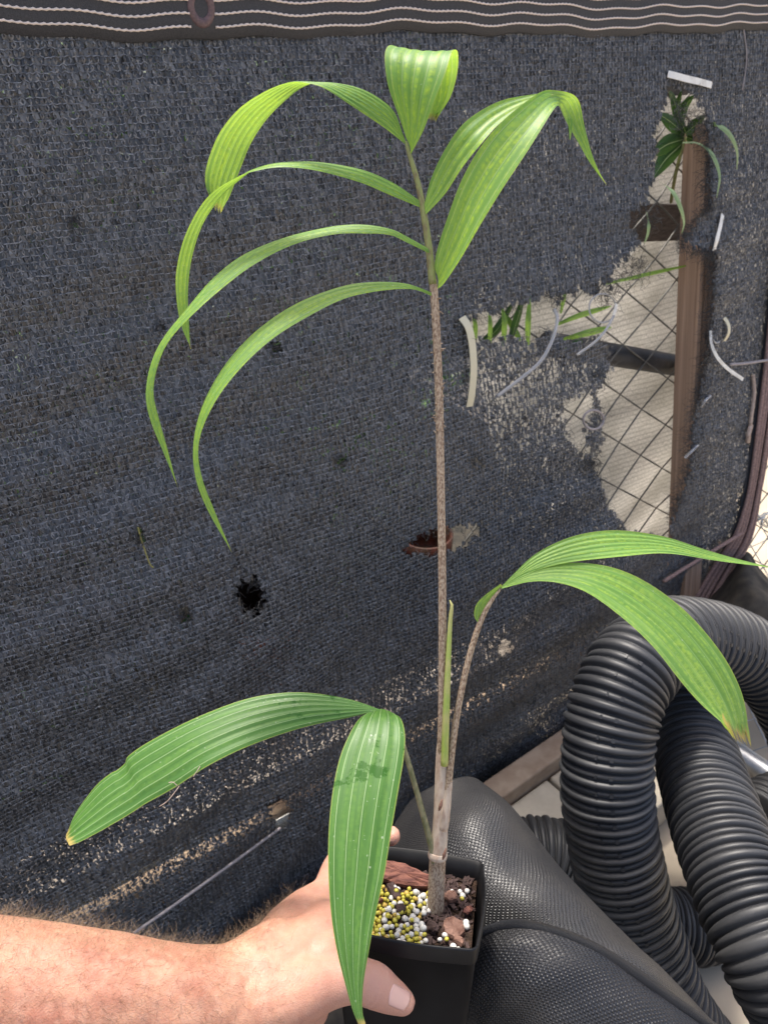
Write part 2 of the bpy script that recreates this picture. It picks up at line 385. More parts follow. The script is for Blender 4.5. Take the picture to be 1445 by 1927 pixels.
M['red'] = speckle('red_brown_pot', (.10, .03, .022), (.05, .03, .02), 60, .6, .3, .3, .001)
M['twig'] = speckle('dry_twig', (.50, .40, .33), (.34, .26, .21), 200, .8, .2, .4, .001)

# ------------------------------------------------------------------ ground
def grid_sheet(name, x0, x1, y0, y1, z, mat, n=2):
    V = [(x0+(x1-x0)*i/(n-1), y0+(y1-y0)*j/(n-1), z) for j in range(n) for i in range(n)]
    F = [(j*n+i, j*n+i+1, (j+1)*n+i+1, (j+1)*n+i) for j in range(n-1) for i in range(n-1)]
    return tag(mk(name, V, F, mat), kind='structure')
grid_sheet('ground', -150, 150, -150, 150, 0, M['ground'])

# ------------------------------------------------------------------ the fence: frame of reference
FA = math.radians(34)
EV = np.array([math.cos(FA), math.sin(FA), 0.]); NV = np.array([math.sin(FA), -math.cos(FA), 0.])
P0 = np.array(W(200, 58, .72)); LEAN = .20
def fab(s, t, off=0.0):
    """point of the hanging screen: s metres along, t metres below its hem, off metres towards the camera side"""
    s = np.asarray(s, float); t = np.asarray(t, float)
    und = (.006*np.sin(s*9+t*3)+.005*np.sin(s*17-t*7+1)+.004*np.sin(t*13+s*4))*np.clip(t*4, 0, 1)
    und = und+np.clip((t-.06)*5, 0, 1)*(.0028*np.sin(t*74+s*6+1.5*np.sin(s*5))*(.5+.5*np.sin(s*7+t*3+1))+.0036*np.sin((t+.45*s)*48+2*np.sin(s*3))*np.clip((t-.5)*2.5, 0, 1))
    o = LEAN*t-.16*np.clip(t-.55, 0, None)**2+und+off
    return P0+s[..., None]*EV+o[..., None]*NV+t[..., None]*np.array([0, 0, -1.])
NL = NV+np.array([0, 0, LEAN])
def hit(px, py, off=0.0):
    """where the sight line of a photo pixel meets the hanging screen (shifted by off) -> s, t"""
    r = np.array(W(px, py, 1.))-np.array([0, 0, CAMZ]); o = off
    for _ in range(12):
        q = P0-np.array([0, 0, CAMZ])+NV*o
        k = (q@NL)/(r@NL); p = r*k+np.array([0, 0, CAMZ]); s_, t_ = float((p-P0)@EV), float(P0[2]-p[2])
        o = o*.4+.6*float((fab(np.array(s_), np.array(t_), off)-P0)@NV-LEAN*t_)
    return s_, t_
def onfab(px, py, off=0.0):
    s, t = hit(px, py, off); return Vector(fab(np.array(s), np.array(t), off))

# holes torn in the screen (traced in photo pixels)
TEAR = [(1258, 158), (1300, 172), (1325, 210), (1336, 300), (1331, 345), (1338, 395), (1312, 410), (1296, 438), (1280, 452), (1302, 467), (1343, 470), (1342, 560),
        (1334, 640), (1325, 700), (1316, 740), (1305, 775), (1300, 830), (1297, 880), (1275, 950), (1263, 985), (1262, 1015), (1180, 1005), (1150, 965), (1128, 905), (1112, 872),
        (1134, 840), (1130, 780), (1124, 735), (1150, 700), (1142, 655), (1120, 628), (1108, 645), (1062, 640), (1035, 622), (1000, 642), (960, 634), (930, 644), (880, 636), (866, 612), (890, 594),
        (925, 590), (960, 574), (1000, 568), (1030, 548), (1042, 566), (1062, 556), (1085, 548), (1118, 556), (1128, 530), (1146, 540), (1152, 505), (1180, 480), (1206, 462), (1188, 436), (1180, 400), (1200, 392), (1216, 376), (1230, 330), (1233, 250), (1246, 200)]
TRI = [(1052, 760), (1115, 735), (1116, 770), (1104, 800), (1098, 838), (1112, 850), (1098, 862), (1075, 838), (1062, 800)]
SLIT = [(752, 1032), (790, 1005), (840, 990), (880, 992), (908, 984), (905, 1002), (870, 1030), (800, 1049), (765, 1046)]
def blob(cx, cy, rx, ry, n=14, seed=1):
    r = random.Random(seed); return [(cx+rx*math.cos(a)*(1+r.uniform(-.18, .18)), cy+ry*math.sin(a)*(1+r.uniform(-.18, .18))) for a in [2*math.pi*i/n for i in range(n)]]
HOLES = [TEAR, TRI, SLIT, blob(470, 1122, 31, 37), blob(525, 1530, 19, 28, seed=2), blob(347, 1158, 14, 11, seed=3), blob(640, 866, 10, 13, seed=4),
         blob(897, 868, 12, 10, seed=5), blob(948, 1218, 13, 14, seed=6), blob(516, 655, 8, 14, seed=7), blob(138, 420, 7, 11, seed=8), blob(300, 615, 5, 8, seed=9), blob(265, 1010, 5, 9, seed=10)]
# right-hand end of the screen: it stops at the brown side hem
SIDE = [(1500, -80), (1478, 300), (1456, 540), (1441, 690), (1424, 820), (1406, 930), (1386, 1005), (1350, 1066), (1312, 1132)]
SCR = SIDE+[(1240, 1235), (1120, 1345), (1055, 1412), (925, 1502), (700, 1650), (420, 1860), (100, 2200), (-900, 2700), (-900, -200)]

screen = empty('shade_screen', fab(np.array(.3), np.array(1.15)), 'torn black knitted shade screen hanging from a stitched hem, full of holes', 'shade screen')

# knit built strand by strand
PITCHK = .0063
ss = np.arange(-.62, 1.36, PITCHK); tt = np.arange(.004, 1.235, PITCHK)
Sg, Tg = np.meshgrid(ss, tt); Sg = Sg.ravel(); Tg = Tg.ravel()
Sg = Sg+rng.normal(0, .0004, Sg.shape)+.002*np.sin(Tg*23+Sg*5); Tg = Tg+rng.normal(0, .0003, Tg.shape)+.004*np.sin(Sg*6)*np.clip(Tg*3, 0, 1)
Pc = fab(Sg, Tg); X, Y, D = PXA(Pc)
keep = inpoly(X, Y, SCR)
jx = X+rng.normal(0, 3, X.shape); jy = Y+rng.normal(0, 3, Y.shape)
for h in HOLES: keep &= ~inpoly(jx, jy, h)
# worn patches: some infill tape missing
thin = np.exp(-(((X-960)/190)**2+((Y-730)/120)**2))+.75*np.exp(-(((X-330-(1620-Y)*1.0)/330)**2+((Y-1600+(X-330)*.55)/55)**2))+.9*np.exp(-(((X-190)/120)**2+((Y-1670+(X-190)*.55)/45)**2))+.5*np.exp(-(((X-640)/90)**2+((Y-830)/60)**2))+.5*np.exp(-(((X-260)/90)**2+((Y-1290)/60)**2))+.4*np.exp(-(((X-470)/50)**2+((Y-1200)/45)**2))
Sg, Tg, X, Y, thin = Sg[keep], Tg[keep], X[keep], Y[keep], np.clip(thin[keep], 0, 1)
n = len(Sg); print('knit cells', n)
h = PITCHK
def quad(s0, t0, o0, s1, t1, o1, wd, tilt):
    """ribbon piece from (s0,t0) to (s1,t1) with width wd across, tilted out of plane by tilt"""
    ds, dt = s1-s0, t1-t0; L = np.sqrt(ds*ds+dt*dt)+1e-9; cs, ct = -dt/L*wd/2, ds/L*wd/2; oo = tilt*wd/2
    return np.stack([fab(s0+cs, t0+ct, o0+oo), fab(s0-cs, t0-ct, o0-oo), fab(s1-cs, t1-ct, o1-oo), fab(s1+cs, t1+ct, o1+oo)], 1)
Rn = lambda a: rng.normal(0, a, n)
Q = []
top = np.clip(1-Tg/.16, 0, 1)
for k, dx in enumerate((-.00085, .00085)):          # twin column threads
    o = .0013+Rn(.0003); m1 = dx*1.5+Rn(.0005)
    wd = .00095+.0005*top+Rn(.0001); tl = (.6 if k else -.6)+Rn(.35)
    Q.append(quad(Sg+dx*.2, Tg-.52*h, o*0+.0008, Sg+m1, Tg, o, wd, tl))
    Q.append(quad(Sg+m1, Tg, o, Sg-dx*.2, Tg+.52*h, o*0+.0008, wd, tl+Rn(.2)))
ro = .0021+Rn(.0002); ry = Rn(.0006)                # row thread, looping over the columns
Q.append(quad(Sg-.52*h, Tg-.40*h, ro*0+.0008, Sg, Tg-.56*h+ry, ro, .0008+Rn(.0001), .5+Rn(.3)))
Q.append(quad(Sg, Tg-.56*h+ry, ro, Sg+.52*h, Tg-.40*h, ro*0+.0008, .0008+Rn(.0001), .5+Rn(.3)))
QT = []
for k in range(2):                                   # flat tapes slanting through the cell
    sel = rng.random(n) > (.0+.40*thin if k == 0 else .01+.8*thin)
    a = (.30 if k == 0 else -.15)+Rn(.16); c0 = Sg+(.36 if k == 0 else .66)*h+Rn(.0003); d0 = Tg+(.05 if k == 0 else .25)*h+Rn(.0005)
    Lh = (.54 if k == 0 else .50)*h+Rn(.0004); wd = np.abs((.0031 if k == 0 else .0030)+Rn(.0004))+.0003; o = -.0003+Rn(.0005)
    q = quad(c0-np.sin(a)*Lh, d0-np.cos(a)*Lh, o, c0+np.sin(a)*Lh, d0+np.cos(a)*Lh, o+Rn(.0005), wd, Rn(.33))
    QT.append(q[sel])
a = Rn(.12); c0 = Sg+.02*h+Rn(.0003)                  # a second tape running behind each column
q = quad(c0-np.sin(a)*.55*h, Tg-.55*h, -.0014+Rn(.0003), c0+np.sin(a)*.55*h, Tg+.55*h, -.0014+Rn(.0003), np.abs(.0034+Rn(.0004)), Rn(.25))
QT.append(q[rng.random(n) > .03+.95*thin])
tag(quads_mesh('knit_thread', np.concatenate(Q), M['knit_thread'], screen), 'lock-stitch threads of the knitted screen', kind='stuff')
tag(quads_mesh('knit_tape', np.concatenate(QT), M['knit'], screen), 'flat black tapes of the knitted screen', kind='stuff')

# frayed threads round the tear
FV, FF = [], []
def strand(p0, d, L, r=.00035, curl=1.0, n=6):
    p = Vector(p0); d = Vector(d).normalized(); P = [p.copy()]
    for i in range(n):
        d = (d+curl*.45*Vector((random.gauss(0, 1), random.gauss(0, 1), random.gauss(0, 1)-.25))).normalized(); p = p+d*L/n; P.append(p.copy())
    V, F, _ = tube_geo([tuple(q) for q in P], np.linspace(r, r*.6, n+1), 3, False); b = len(FV)
    FV.extend(map(tuple, V)); FF.extend([tuple(b+i for i in f) for f in F])
for hole in HOLES:
    cx = sum(p[0] for p in hole)/len(hole); cy = sum(p[1] for p in hole)/len(hole)
    for i in range(len(hole)):
        a, b2 = hole[i], hole[(i+1) % len(hole)]; L = math.hypot(b2[0]-a[0], b2[1]-a[1])
        dense = 3.2 if (hole is TEAR and min(a[0], b2[0]) > 1262 and a[1] > 180) else .45
        for k in range(int(L*dense*.55)+1):
            f = random.random(); x = a[0]+(b2[0]-a[0])*f+random.gauss(0, 3); y = a[1]+(b2[1]-a[1])*f+random.gauss(0, 3)
            nx, ny = -(b2[1]-a[1])/max(L, 1), (b2[0]-a[0])/max(L, 1)
            p = onfab(x, y, .002); q = onfab(x+nx*20, y+ny*20, .004)
            strand(p, q-p, random.uniform(.008, .026)*(1.3 if dense > 1 else .9), curl=1.1)
for cx, cy, rr, cnt in ((1195, 500, 28, 90), (1150, 535, 20, 60), (1215, 410, 22, 60), (1140, 560, 12, 30), (1042, 560, 14, 30), (1115, 870, 18, 60), (1120, 700, 16, 40), (1290, 215, 26, 70)):
    for k in range(cnt):
        x = random.gauss(cx, rr*.55); y = random.gauss(cy, rr*.55); strand(onfab(x, y, random.uniform(-.002, .008)), (random.gauss(0, 1), random.gauss(0, .4), random.gauss(-.5, 1)), random.uniform(.012, .035), .0004, 1.6, 7)
tag(mk('frayed_thread', FV, FF, M['fray'], screen, smooth=True), 'frayed black threads round the tears', kind='stuff')

# top hem: webbing band, four stitched lines, a grommet
NS = 260; sv = np.linspace(-.62, 1.30, NS)
def hemwave(s): return .0026*np.sin(s*11+.5)+.0018*np.sin(s*29+1)+.0012*np.sin(s*71)
hem_bot = np.array([.0035-.004*0 for _ in sv])+hemwave(sv)
V, F = [], []
prof = [(-.062, .0), (-.062, .004), (-.045, .0052), (-.03, .0048), (-.015, .0052), (.001, .0046), (.0025, .001), (.001, -.002), (-.062, -.002)]
for i, s_ in enumerate(sv):
    for (dz, o) in prof:
        V.append(fab(np.array(s_), np.array(0.))+NV*(o+.0015*math.sin(s_*17))+np.array([0, 0, -(dz+hem_bot[i])]))
k = len(prof)
F = [(i*k+j, (i+1)*k+j, (i+1)*k+(j+1) % k, i*k+(j+1) % k) for i in range(NS-1) for j in range(k)]
mk('top_hem', V, F, M['web_black'], screen)
gs = hit(371, 12)[0]
for r_, dz in enumerate((-.0085, -.0195, -.0305, -.0415, -.0525)):
    for a_, b_ in ((-.62, gs-.013), (gs+.013, 1.30)) if r_ < 4 else ((-.62, 1.30),):
        m_ = int((b_-a_)/.0022); s_ = np.linspace(a_, b_, m_)
        base = fab(s_, np.zeros(m_)); o = .0056+.0015*np.sin(s_*17)+.0003*np.cos(np.arange(m_)*2.1)
        P = base+o[:, None]*NV+np.stack([0*s_, 0*s_, -(dz+.0035+hemwave(s_))+.0004*np.sin(np.arange(m_)*2.1)], 1)
        tube('stitch_line', P, .00105+.0003*np.sin(np.arange(m_)*2.1+1), M['cream_thread'], screen, 6)
a = np.linspace(0, 2*np.pi, 40, endpoint=False); gc = Vector(fab(np.array(gs), np.array(0.)))+Vector(NV)*.006+Vector((0, 0, .0195))
V, F = [], []
for i, aa in enumerate(a):
    for b_ in np.linspace(0, 2*np.pi, 10, endpoint=False):
        rr = .0105+.0038*math.cos(b_); p = gc+Vector(EV)*(rr*math.cos(aa))+Vector((0, 0, 1))*(rr*1.25*math.sin(aa))+Vector(NV)*(.0024*math.sin(b_)); V.append(p)
F = [(i*10+j, ((i+1) % 40)*10+j, ((i+1) % 40)*10+(j+1) % 10, i*10+(j+1) % 10) for i in range(40) for j in range(10)]
mk('grommet', V, F, M['grommet'], screen)

# brown side hem: five ridged cords side by side
sp_ = [onfab(x, y, .006) for x, y in SIDE]
C = crom([tuple(p) for p in sp_]+[tuple(onfab(1290, 1165, .0))], 120)
T, _, _ = frames(C)
sidev = np.cross(T, -np.array(VIEW))+.35*np.cross(T, NL); sidev /= np.linalg.norm(sidev, axis=1)[:, None]
for j in range(5):
    fan = np.interp(np.linspace(0, 1, 120), [0, .55, .74, .86, 1], [.0080, .0080, .0066, .0098, .0118])
    off = (j-2)*fan
    P = C+sidev*off[:, None]+NV*(.012+.002*math.sin(j*2.1))
    Vt, Ft, UVt = tube_geo(P, fan*.53, 8)
    mk('hem_cord', Vt, Ft, M['strap'], screen)
V, F = ribbon_geo(C+NV*.006, sidev, .036, .002); mk('hem_backing', V, F, M['web_black'], screen, smooth=False)

# ------------------------------------------------------------------ behind the screen
def plane_off(px, py, off): return onfab(px, py, off)
# wooden post
pt = plane_off(1327, 232, -.045); pb0 = plane_off(1295, 900, -.045)
d = (pb0-pt).normalized(); pb = pt+d*((pt.z-(-.05))/-d.z)
ax = Vector(EV)*.026; ax = (ax-d*ax.dot(d)); ay = d.cross(ax).normalized()*.022
post = empty('wooden_post', pb, 'weathered brown timber post seen through the big tear', 'post')
V, F = [], []
rngp = np.random.default_rng(3); ridg = [(-1, 0), (-.72, .12), (-.5, -.02), (-.28, .13), (-.05, 0), (.2, .12), (.42, -.02), (.68, .12), (1, 0)]
sec = [(x, -1-y) for x, y in ridg]+[(1, 1), (-1, 1)]
L = (pb-pt).length; UV = []
for i in range(25):
    c = pt+d*L*i/24
    for x, y in sec:
        V.append(c+ax*x+(-ay if ay.dot(Vector(NV)) > 0 else ay)*y)
        UV.append((x*.026+y*.02, i/24*L))
k = len(sec); F = [(i*k+j, i*k+(j+1) % k, (i+1)*k+(j+1) % k, (i+1)*k+j) for i in range(24) for j in range(k)]+[tuple(range(k)), tuple(24*k+j for j in range(k))]
mk('timber', V, F, M['wood'], post, UV, smooth=False)
# foot stake under the side hem
q0 = plane_off(1352, 1060, -.02); V, F = box_geo(q0+Vector((0, 0, -.25)), Vector(EV)*.016, Vector(NV)*.012, (0, 0, .30))
UVb = [(v.x, v.z) for v in V]
tag(bevel(mk('wooden_stake', V, F, M['wood'], None, UVb, smooth=False), .002), 'short brown stake showing under the brown side hem', 'stake')

# chain-link fence just behind the screen
link_o = empty('chain_link_fence', fab(np.array(.9), np.array(1.2), -.07), 'dark chain-link fence behind the torn screen', 'fence')
Dm = .066; Dt = .045; nt = 27
for i in range(21):
    s0 = .42+i*Dm; P = []
    for j in range(nt):
        s_ = s0+(Dm if (j+i) % 2 else 0); t_ = .02+j*Dt
        P.append(fab(np.array(s_), np.array(t_), -.088+(.0016 if (j % 2) else -.0016)))
    P = np.array(P); Pd = np.concatenate([np.linspace(P[m_], P[m_+1], 4, endpoint=False) for m_ in range(nt-1)]+[P[-1:]])
    tube('wire', Pd, .0017, M['wire'], link_o, 6)
tr0, tr1 = Vector(fab(np.array(-.9), np.array(-.03), -.05)), Vector(fab(np.array(2.0), np.array(-.03), -.05))
tube('top_rail', [tr0, (tr0+tr1)/2, tr1], .02, M['galv'], link_o, 16)
for s_ in (-.85, 1.95):
    p = Vector(fab(np.array(s_), np.array(-.03), -.06)); q = Vector(fab(np.array(s_), np.array(1.18), -.075)); q = p+(q-p)*((p.z+.02)/(p.z-q.z))
    tube('end_post', [p, (p+q)/2, q], .022, M['galv'], link_o, 14)
ra, rb = plane_off(1060, 652, -.115), plane_off(1322, 696, -.115)
rail = tube('cross_rail', [ra-(rb-ra)*.1, ra, (ra+rb)/2, rb, rb+(rb-ra)*.02], .0205, M['darkrail'], None, 20)
tag(rail, 'thick dark horizontal rail crossing behind the chain-link', 'rail')

# tan knitted screen behind the chain link
(sA, tA), (sB, tB), (sC, tC) = hit(1195, 380, -.15), hit(868, 575, -.15), hit(960, 980, -.15); s1 = 1.34
V, F, UV = [], [], []
for j in range(41):
    for i in range(41):
        t_ = .10+1.02*j/40; sl = float(np.interp(t_, [tB, tC, tC+.2], [sB, sC, sC+.1])); s_ = sl+(s1-sl)*i/40
        V.append(fab(np.array(s_), np.array(t_), -.15+.004*math.sin(s_*21+t_*9))); UV.append((s_, t_))
F = [(j*41+i, j*41+i+1, (j+1)*41+i+1, (j+1)*41+i) for j in range(40) for i in range(40)]
tan = mk('tan_screen', V, F, M['tan'], None, UV)
tag(tan, 'tan knitted screen behind the dark chain-link wires', 'screen')
# dark board behind the upper tear
a_, b_ = plane_off(1170, 420, -.138), plane_off(1335, 418, -.138)
V, F = box_geo((a_+b_)/2, (b_-a_)/2*1.6, Vector((0, 0, 1))*.032, Vector(NV)*.004)
tag(bevel(mk('dark_board', V, F, M['dull_board'], None, smooth=False), .002), 'narrow dark board behind the upper part of the tear', 'board')

# pale rails low behind the left of the screen
for (px, py, hh, nm, lb) in ((430, 1545, .026, 'board', 'pale board glimpsed low through the knit, the upper of two'), (470, 1640, .018, 'board_tan', 'lower tan board glimpsed through the knit by the screen foot')):
    s_, t_ = hit(px, py, -.03); c = Vector(fab(np.array(s_), np.array(t_), -.03)); a_ = Vector(fab(np.array(-.5), np.array(t_), -.03)); b_ = Vector(fab(np.array(1.0), np.array(t_), -.03))
    V, F = box_geo((a_+b_)/2-Vector(NV)*.032, (b_-a_)/2, Vector((0, 0, 1))*hh, Vector(NV)*.035)
    tag(bevel(mk('fence_board', V, F, M[nm], None, smooth=False), .003), lb, 'board')

# added dark backdrop beyond the plants, hides the bright distance behind the knit
wa = empty('dark_backdrop', P0+NV*-1.7+EV*.5-np.array([0, 0, P0[2]]), 'added dark cloth backdrop far behind the screen, hiding the bright distance', 'wall')
for i in range(10):
    a_ = Vector(P0)+Vector(NV)*-1.7+Vector(EV)*(-4.2+i*1.25); a_.z = 0
    V, F, UVw = [], [], []
    for j in range(9):
        for k_ in range(15):
            V.append(a_+Vector(EV)*(1.245*k_/14)+Vector(NV)*(.02*math.sin(k_*1.3+j*.4+i))+Vector((0, 0, 2.3*j/8))); UVw.append((k_/14*1.245, 2.3*j/8))
    o_ = mk('backdrop_panel', V, [(j*15+k_, j*15+k_+1, (j+1)*15+k_+1, (j+1)*15+k_) for j in range(8) for k_ in range(14)], M['mat'], wa, UVw); o_.modifiers.new('solid', 'SOLIDIFY').thickness = .004
    tube('backdrop_post', [a_, a_+Vector((0, 0, 2.35))], .03, M['bark_dark'], wa, 10)

# dark mat added behind the screen, keeps bright ground out of its gaps
V = [tuple(Vector(P0)+Vector(EV)*a+Vector(NV)*b) for a, b in ((-3, .0), (1.5, .0), (1.5, -2.6), (-3, -2.6))]
V = [(x, y, .006) for x, y, z in V]
tag(mk('dark_backing_mat', V, [(0, 1, 2, 3)], M['mat']), kind='structure')

fv_ = [(-3, .0), (.62, .0), (.62, .35), (.40, .60), (.40, 2.5), (-3, 2.5)]  # black mat over the near ground, added to cut light bouncing onto the screen
V = [Vector(P0)+Vector(EV)*a+Vector(NV)*b for a, b in fv_]
tag(mk('dark_mat', [(v.x, v.y, .007) for v in V], [(0, 1, 2, 3, 4, 5)], M['mat']), kind='structure')

# ------------------------------------------------------------------ leaves
def leaf(name, E1, E2, ribs, mat, parent, camber=.0, pleat=.0007, n=70, m=29, rag=0.0, label=None, byindex=False, sag=0):
    """E1/E2: the two margins as (px, py, depth)"""
    A = [tuple(W(*p)) for p in E1]; B = [tuple(W(*p)) for p in E2]
    if byindex:
        C = crom([tuple((np.array(a)+np.array(b))/2)+a+b for a, b in zip(A, B)], n); A, B = C[:, 3:6], C[:, 6:9]
    else: A, B = crom(A, n), crom(B, n)
    mid = (A+B)/2; T = np.gradient(mid, axis=0); T /= np.linalg.norm(T, axis=1)[:, None]
    ac = B-A; wd = np.linalg.norm(ac, axis=1); Nn = np.cross(T, ac); nl = np.linalg.norm(Nn, axis=1)[:, None]
    Nn = Nn/np.maximum(nl, 1e-9)
    for i in range(1, n):
        if Nn[i]@Nn[i-1] < 0: pass
    Nn = np.array([np.mean(Nn[max(0, i-2):i+3], axis=0) for i in range(n)])
    s = np.concatenate([[0], np.cumsum(np.linalg.norm(np.diff(mid, axis=0), axis=1))])
    V, UV, U2 = [], [], []
    r = random.Random(hash(name) % 1000+len(E1))
    wig = [r.uniform(0, 6) for _ in range(3)]
    for i in range(n):
        for j in range(m):
            u = j/(m-1); ph = u*ribs-.5 if ribs > 1 else u
            x = u*ribs
            z = camber*math.sin(math.pi*u)*min(1, wd[i]/.02)+pleat*math.cos(2*math.pi*(x-.5))*min(1, wd[i]/.02)
            z += .0006*math.sin(s[i]*60+wig[0]+u*2)
            p = A[i]+ac[i]*u+Nn[i]*z
            if rag and i >= n-4: p = p+T[i]*rag*(i-n+4)/3*math.sin(j*2.3+wig[1])*(.4+.6*r.random())
            V.append(p); UV.append((x, s[i]*1.0)); U2.append((u, i/(n-1)))
    F = [(i*m+j, i*m+j+1, (i+1)*m+j+1, (i+1)*m+j) for i in range(n-1) for j in range(m-1)]
    o = mk(name, V, F, mat, parent, UV, U2)
    if label: o['label'] = label
    return o

palm = empty('palm_seedling', W(820, 1735, .562), 'young palm with arching split leaflets growing in the black pot', 'palm')
UP, LO, RI = M['leaf_up'], M['leaf_low'], M['leaf_right']
def E(pts, ds):
    """attach depths: ds = [(fraction, depth), ...]"""
    n = len(pts); s = [0]
    for a, b in zip(pts, pts[1:]): s.append(s[-1]+math.hypot(b[0]-a[0], b[1]-a[1]))
    return [(p[0], p[1], float(np.interp(q/s[-1], [x for x, _ in ds], [y for _, y in ds]))) for p, q in zip(pts, s)]
# top leaflet: rises, folds over its crest and hangs behind
leaf('leaflet', [(764, 262, .470), (748, 214, .464), (730, 160, .458), (724, 112, .458), (728, 92, .464), (740, 88, .476), (752, 104, .490), (768, 140, .497), (788, 185, .500), (806, 219, .500)],
     [(773, 291, .470), (797, 246, .462), (818, 190, .455), (838, 138, .453), (849, 100, .457), (857, 92, .466), (862, 102, .478), (860, 138, .488), (847, 182, .494), (820, 224, .497)],
     5, UP, palm, .0015, .0002, rag=.004, byindex=True)
# upper left leaflet, twists at its crest
leaf('leaflet', E([(758, 258), (742, 212), (715, 186), (680, 166), (640, 155), (604, 153), (577, 159), (545, 182), (505, 222), (474, 268), (452, 318), (434, 362), (417, 396)], [(0, .47), (.3, .452), (.5, .448), (.75, .462), (1, .468)]),
     E([(764, 272), (730, 244), (690, 216), (650, 190), (612, 167), (580, 158), (545, 156), (500, 172), (450, 204), (412, 250), (390, 305), (386, 345), (400, 382)], [(0, .47), (.3, .444), (.5, .443), (.75, .446), (1, .452)]),
     6, UP, palm, .001, .00025, rag=.004)
leaf('leaflet', E([(787, 377), (740, 345), (680, 318), (600, 303), (530, 306), (485, 318), (462, 332), (420, 368), (382, 420), (360, 485), (354, 550), (357, 610), (360, 657)], [(0, .474), (.35, .455), (.55, .45), (.8, .46), (1, .468)]),
     E([(790, 390), (735, 366), (680, 343), (600, 323), (535, 316), (490, 320), (445, 333), (390, 371), (352, 435), (334, 505), (333, 560), (341, 612), (359, 657)], [(0, .474), (.35, .447), (.55, .447), (.8, .452), (1, .466)]),
     3, UP, palm, .0008, .00025)
leaf('leaflet', E([(806, 468), (770, 449), (735, 432), (680, 422), (620, 425), (540, 445), (460, 480), (400, 525), (350, 580), (310, 630), (286, 680), (276, 740), (284, 790), (307, 850), (334, 917)], [(0, .478), (.3, .47), (.6, .45), (1, .455)]),
     E([(807, 477), (772, 459), (735, 441), (690, 438), (630, 441), (552, 462), (475, 499), (415, 543), (362, 593), (320, 642), (298, 690), (289, 740), (299, 790), (316, 850), (335, 917)], [(0, .478), (.3, .462), (.6, .445), (1, .455)]),
     3, UP, palm, .0008, .0002)
leaf('leaflet', E([(813, 552), (785, 541), (755, 533), (700, 530), (640, 538), (560, 570), (480, 626), (420, 690), (381, 760), (365, 830), (370, 900), (394, 965), (436, 1040)], [(0, .484), (.3, .475), (.6, .455), (1, .458)]),
     E([(814, 558), (788, 546), (760, 542), (710, 547), (650, 562), (583, 595), (512, 637), (452, 692), (404, 760), (376, 832), (379, 895), (403, 962), (437, 1040)], [(0, .484), (.3, .466), (.6, .449), (1, .458)]),
     3, UP, palm, .0008, .0002)
# right leaflets
leaf('leaflet', E([(797, 388), (812, 335), (838, 282), (870, 236), (908, 206), (950, 186), (1000, 177), (1032, 174)], [(0, .474), (.5, .462), (1, .470)]),
     E([(802, 404), (838, 365), (872, 312), (905, 270), (935, 236), (965, 214), (1005, 192), (1040, 180)], [(0, .474), (.5, .457), (1, .469)]),
     3, UP, palm, .001, .00025)
leaf('leaflet', [(817, 505, .482), (822, 470, .479), (840, 412, .473), (866, 344, .465), (900, 284, .459), (940, 234, .456), (985, 194, .457), (1022, 170, .463), (1050, 170, .472), (1078, 178, .481), (1090, 195, .488), (1096, 228, .492), (1104, 262, .494), (1113, 292, .495), (1126, 322, .496), (1141, 348, .497)],
     [(822, 543, .482), (834, 534, .476), (868, 486, .468), (908, 418, .459), (950, 348, .452), (993, 282, .449), (1022, 236, .451), (1040, 208, .458), (1047, 200, .468), (1052, 203, .477), (1060, 222, .483), (1074, 246, .488), (1090, 272, .492), (1105, 297, .494), (1122, 323, .496), (1141, 348, .497)],
     4, UP, palm, .0022, .0001, byindex=True)
leaf('leaflet', E([(1064, 222), (1069, 240), (1071, 262)], [(0, .486), (1, .488)]), E([(1078, 226), (1076, 244), (1073, 263)], [(0, .486), (1, .488)]), 1, UP, palm, n=14, m=7)
# right frond
leaf('leaflet', E([(905, 1166), (921, 1133), (946, 1104)], [(0, .524), (1, .515)]), E([(900, 1172), (893, 1160), (896, 1140), (912, 1122), (942, 1099)], [(0, .522), (1, .512)]), 2, RI, palm, .002, n=20, m=13)
leaf('leaflet', E([(940, 1106), (965, 1080), (1010, 1041), (1080, 1010), (1160, 998), (1240, 1008), (1320, 1034), (1400, 1054), (1450, 1068), (1500, 1086)], [(0, .514), (.4, .53), (1, .60)]),
     E([(946, 1104), (985, 1084), (1030, 1068), (1090, 1056), (1180, 1046), (1250, 1043), (1330, 1052), (1400, 1062), (1450, 1071), (1500, 1086)], [(0, .513), (.4, .512), (1, .598)]),
     6, RI, palm, .001, .0004)
leaf('leaflet', E([(944, 1102), (1000, 1072), (1070, 1060), (1150, 1069), (1220, 1098), (1290, 1150), (1350, 1222), (1388, 1290), (1404, 1345), (1406, 1388)], [(0, .512), (.35, .515), (1, .52)]),
     E([(943, 1108), (1000, 1096), (1055, 1099), (1110, 1118), (1170, 1162), (1225, 1216), (1276, 1278), (1312, 1318), (1344, 1348), (1372, 1372)], [(0, .511), (.35, .492), (1, .497)]),
     6, RI, palm, .0022, .00025, rag=.013, label='broad pale-green leaflet with a torn yellow tip')
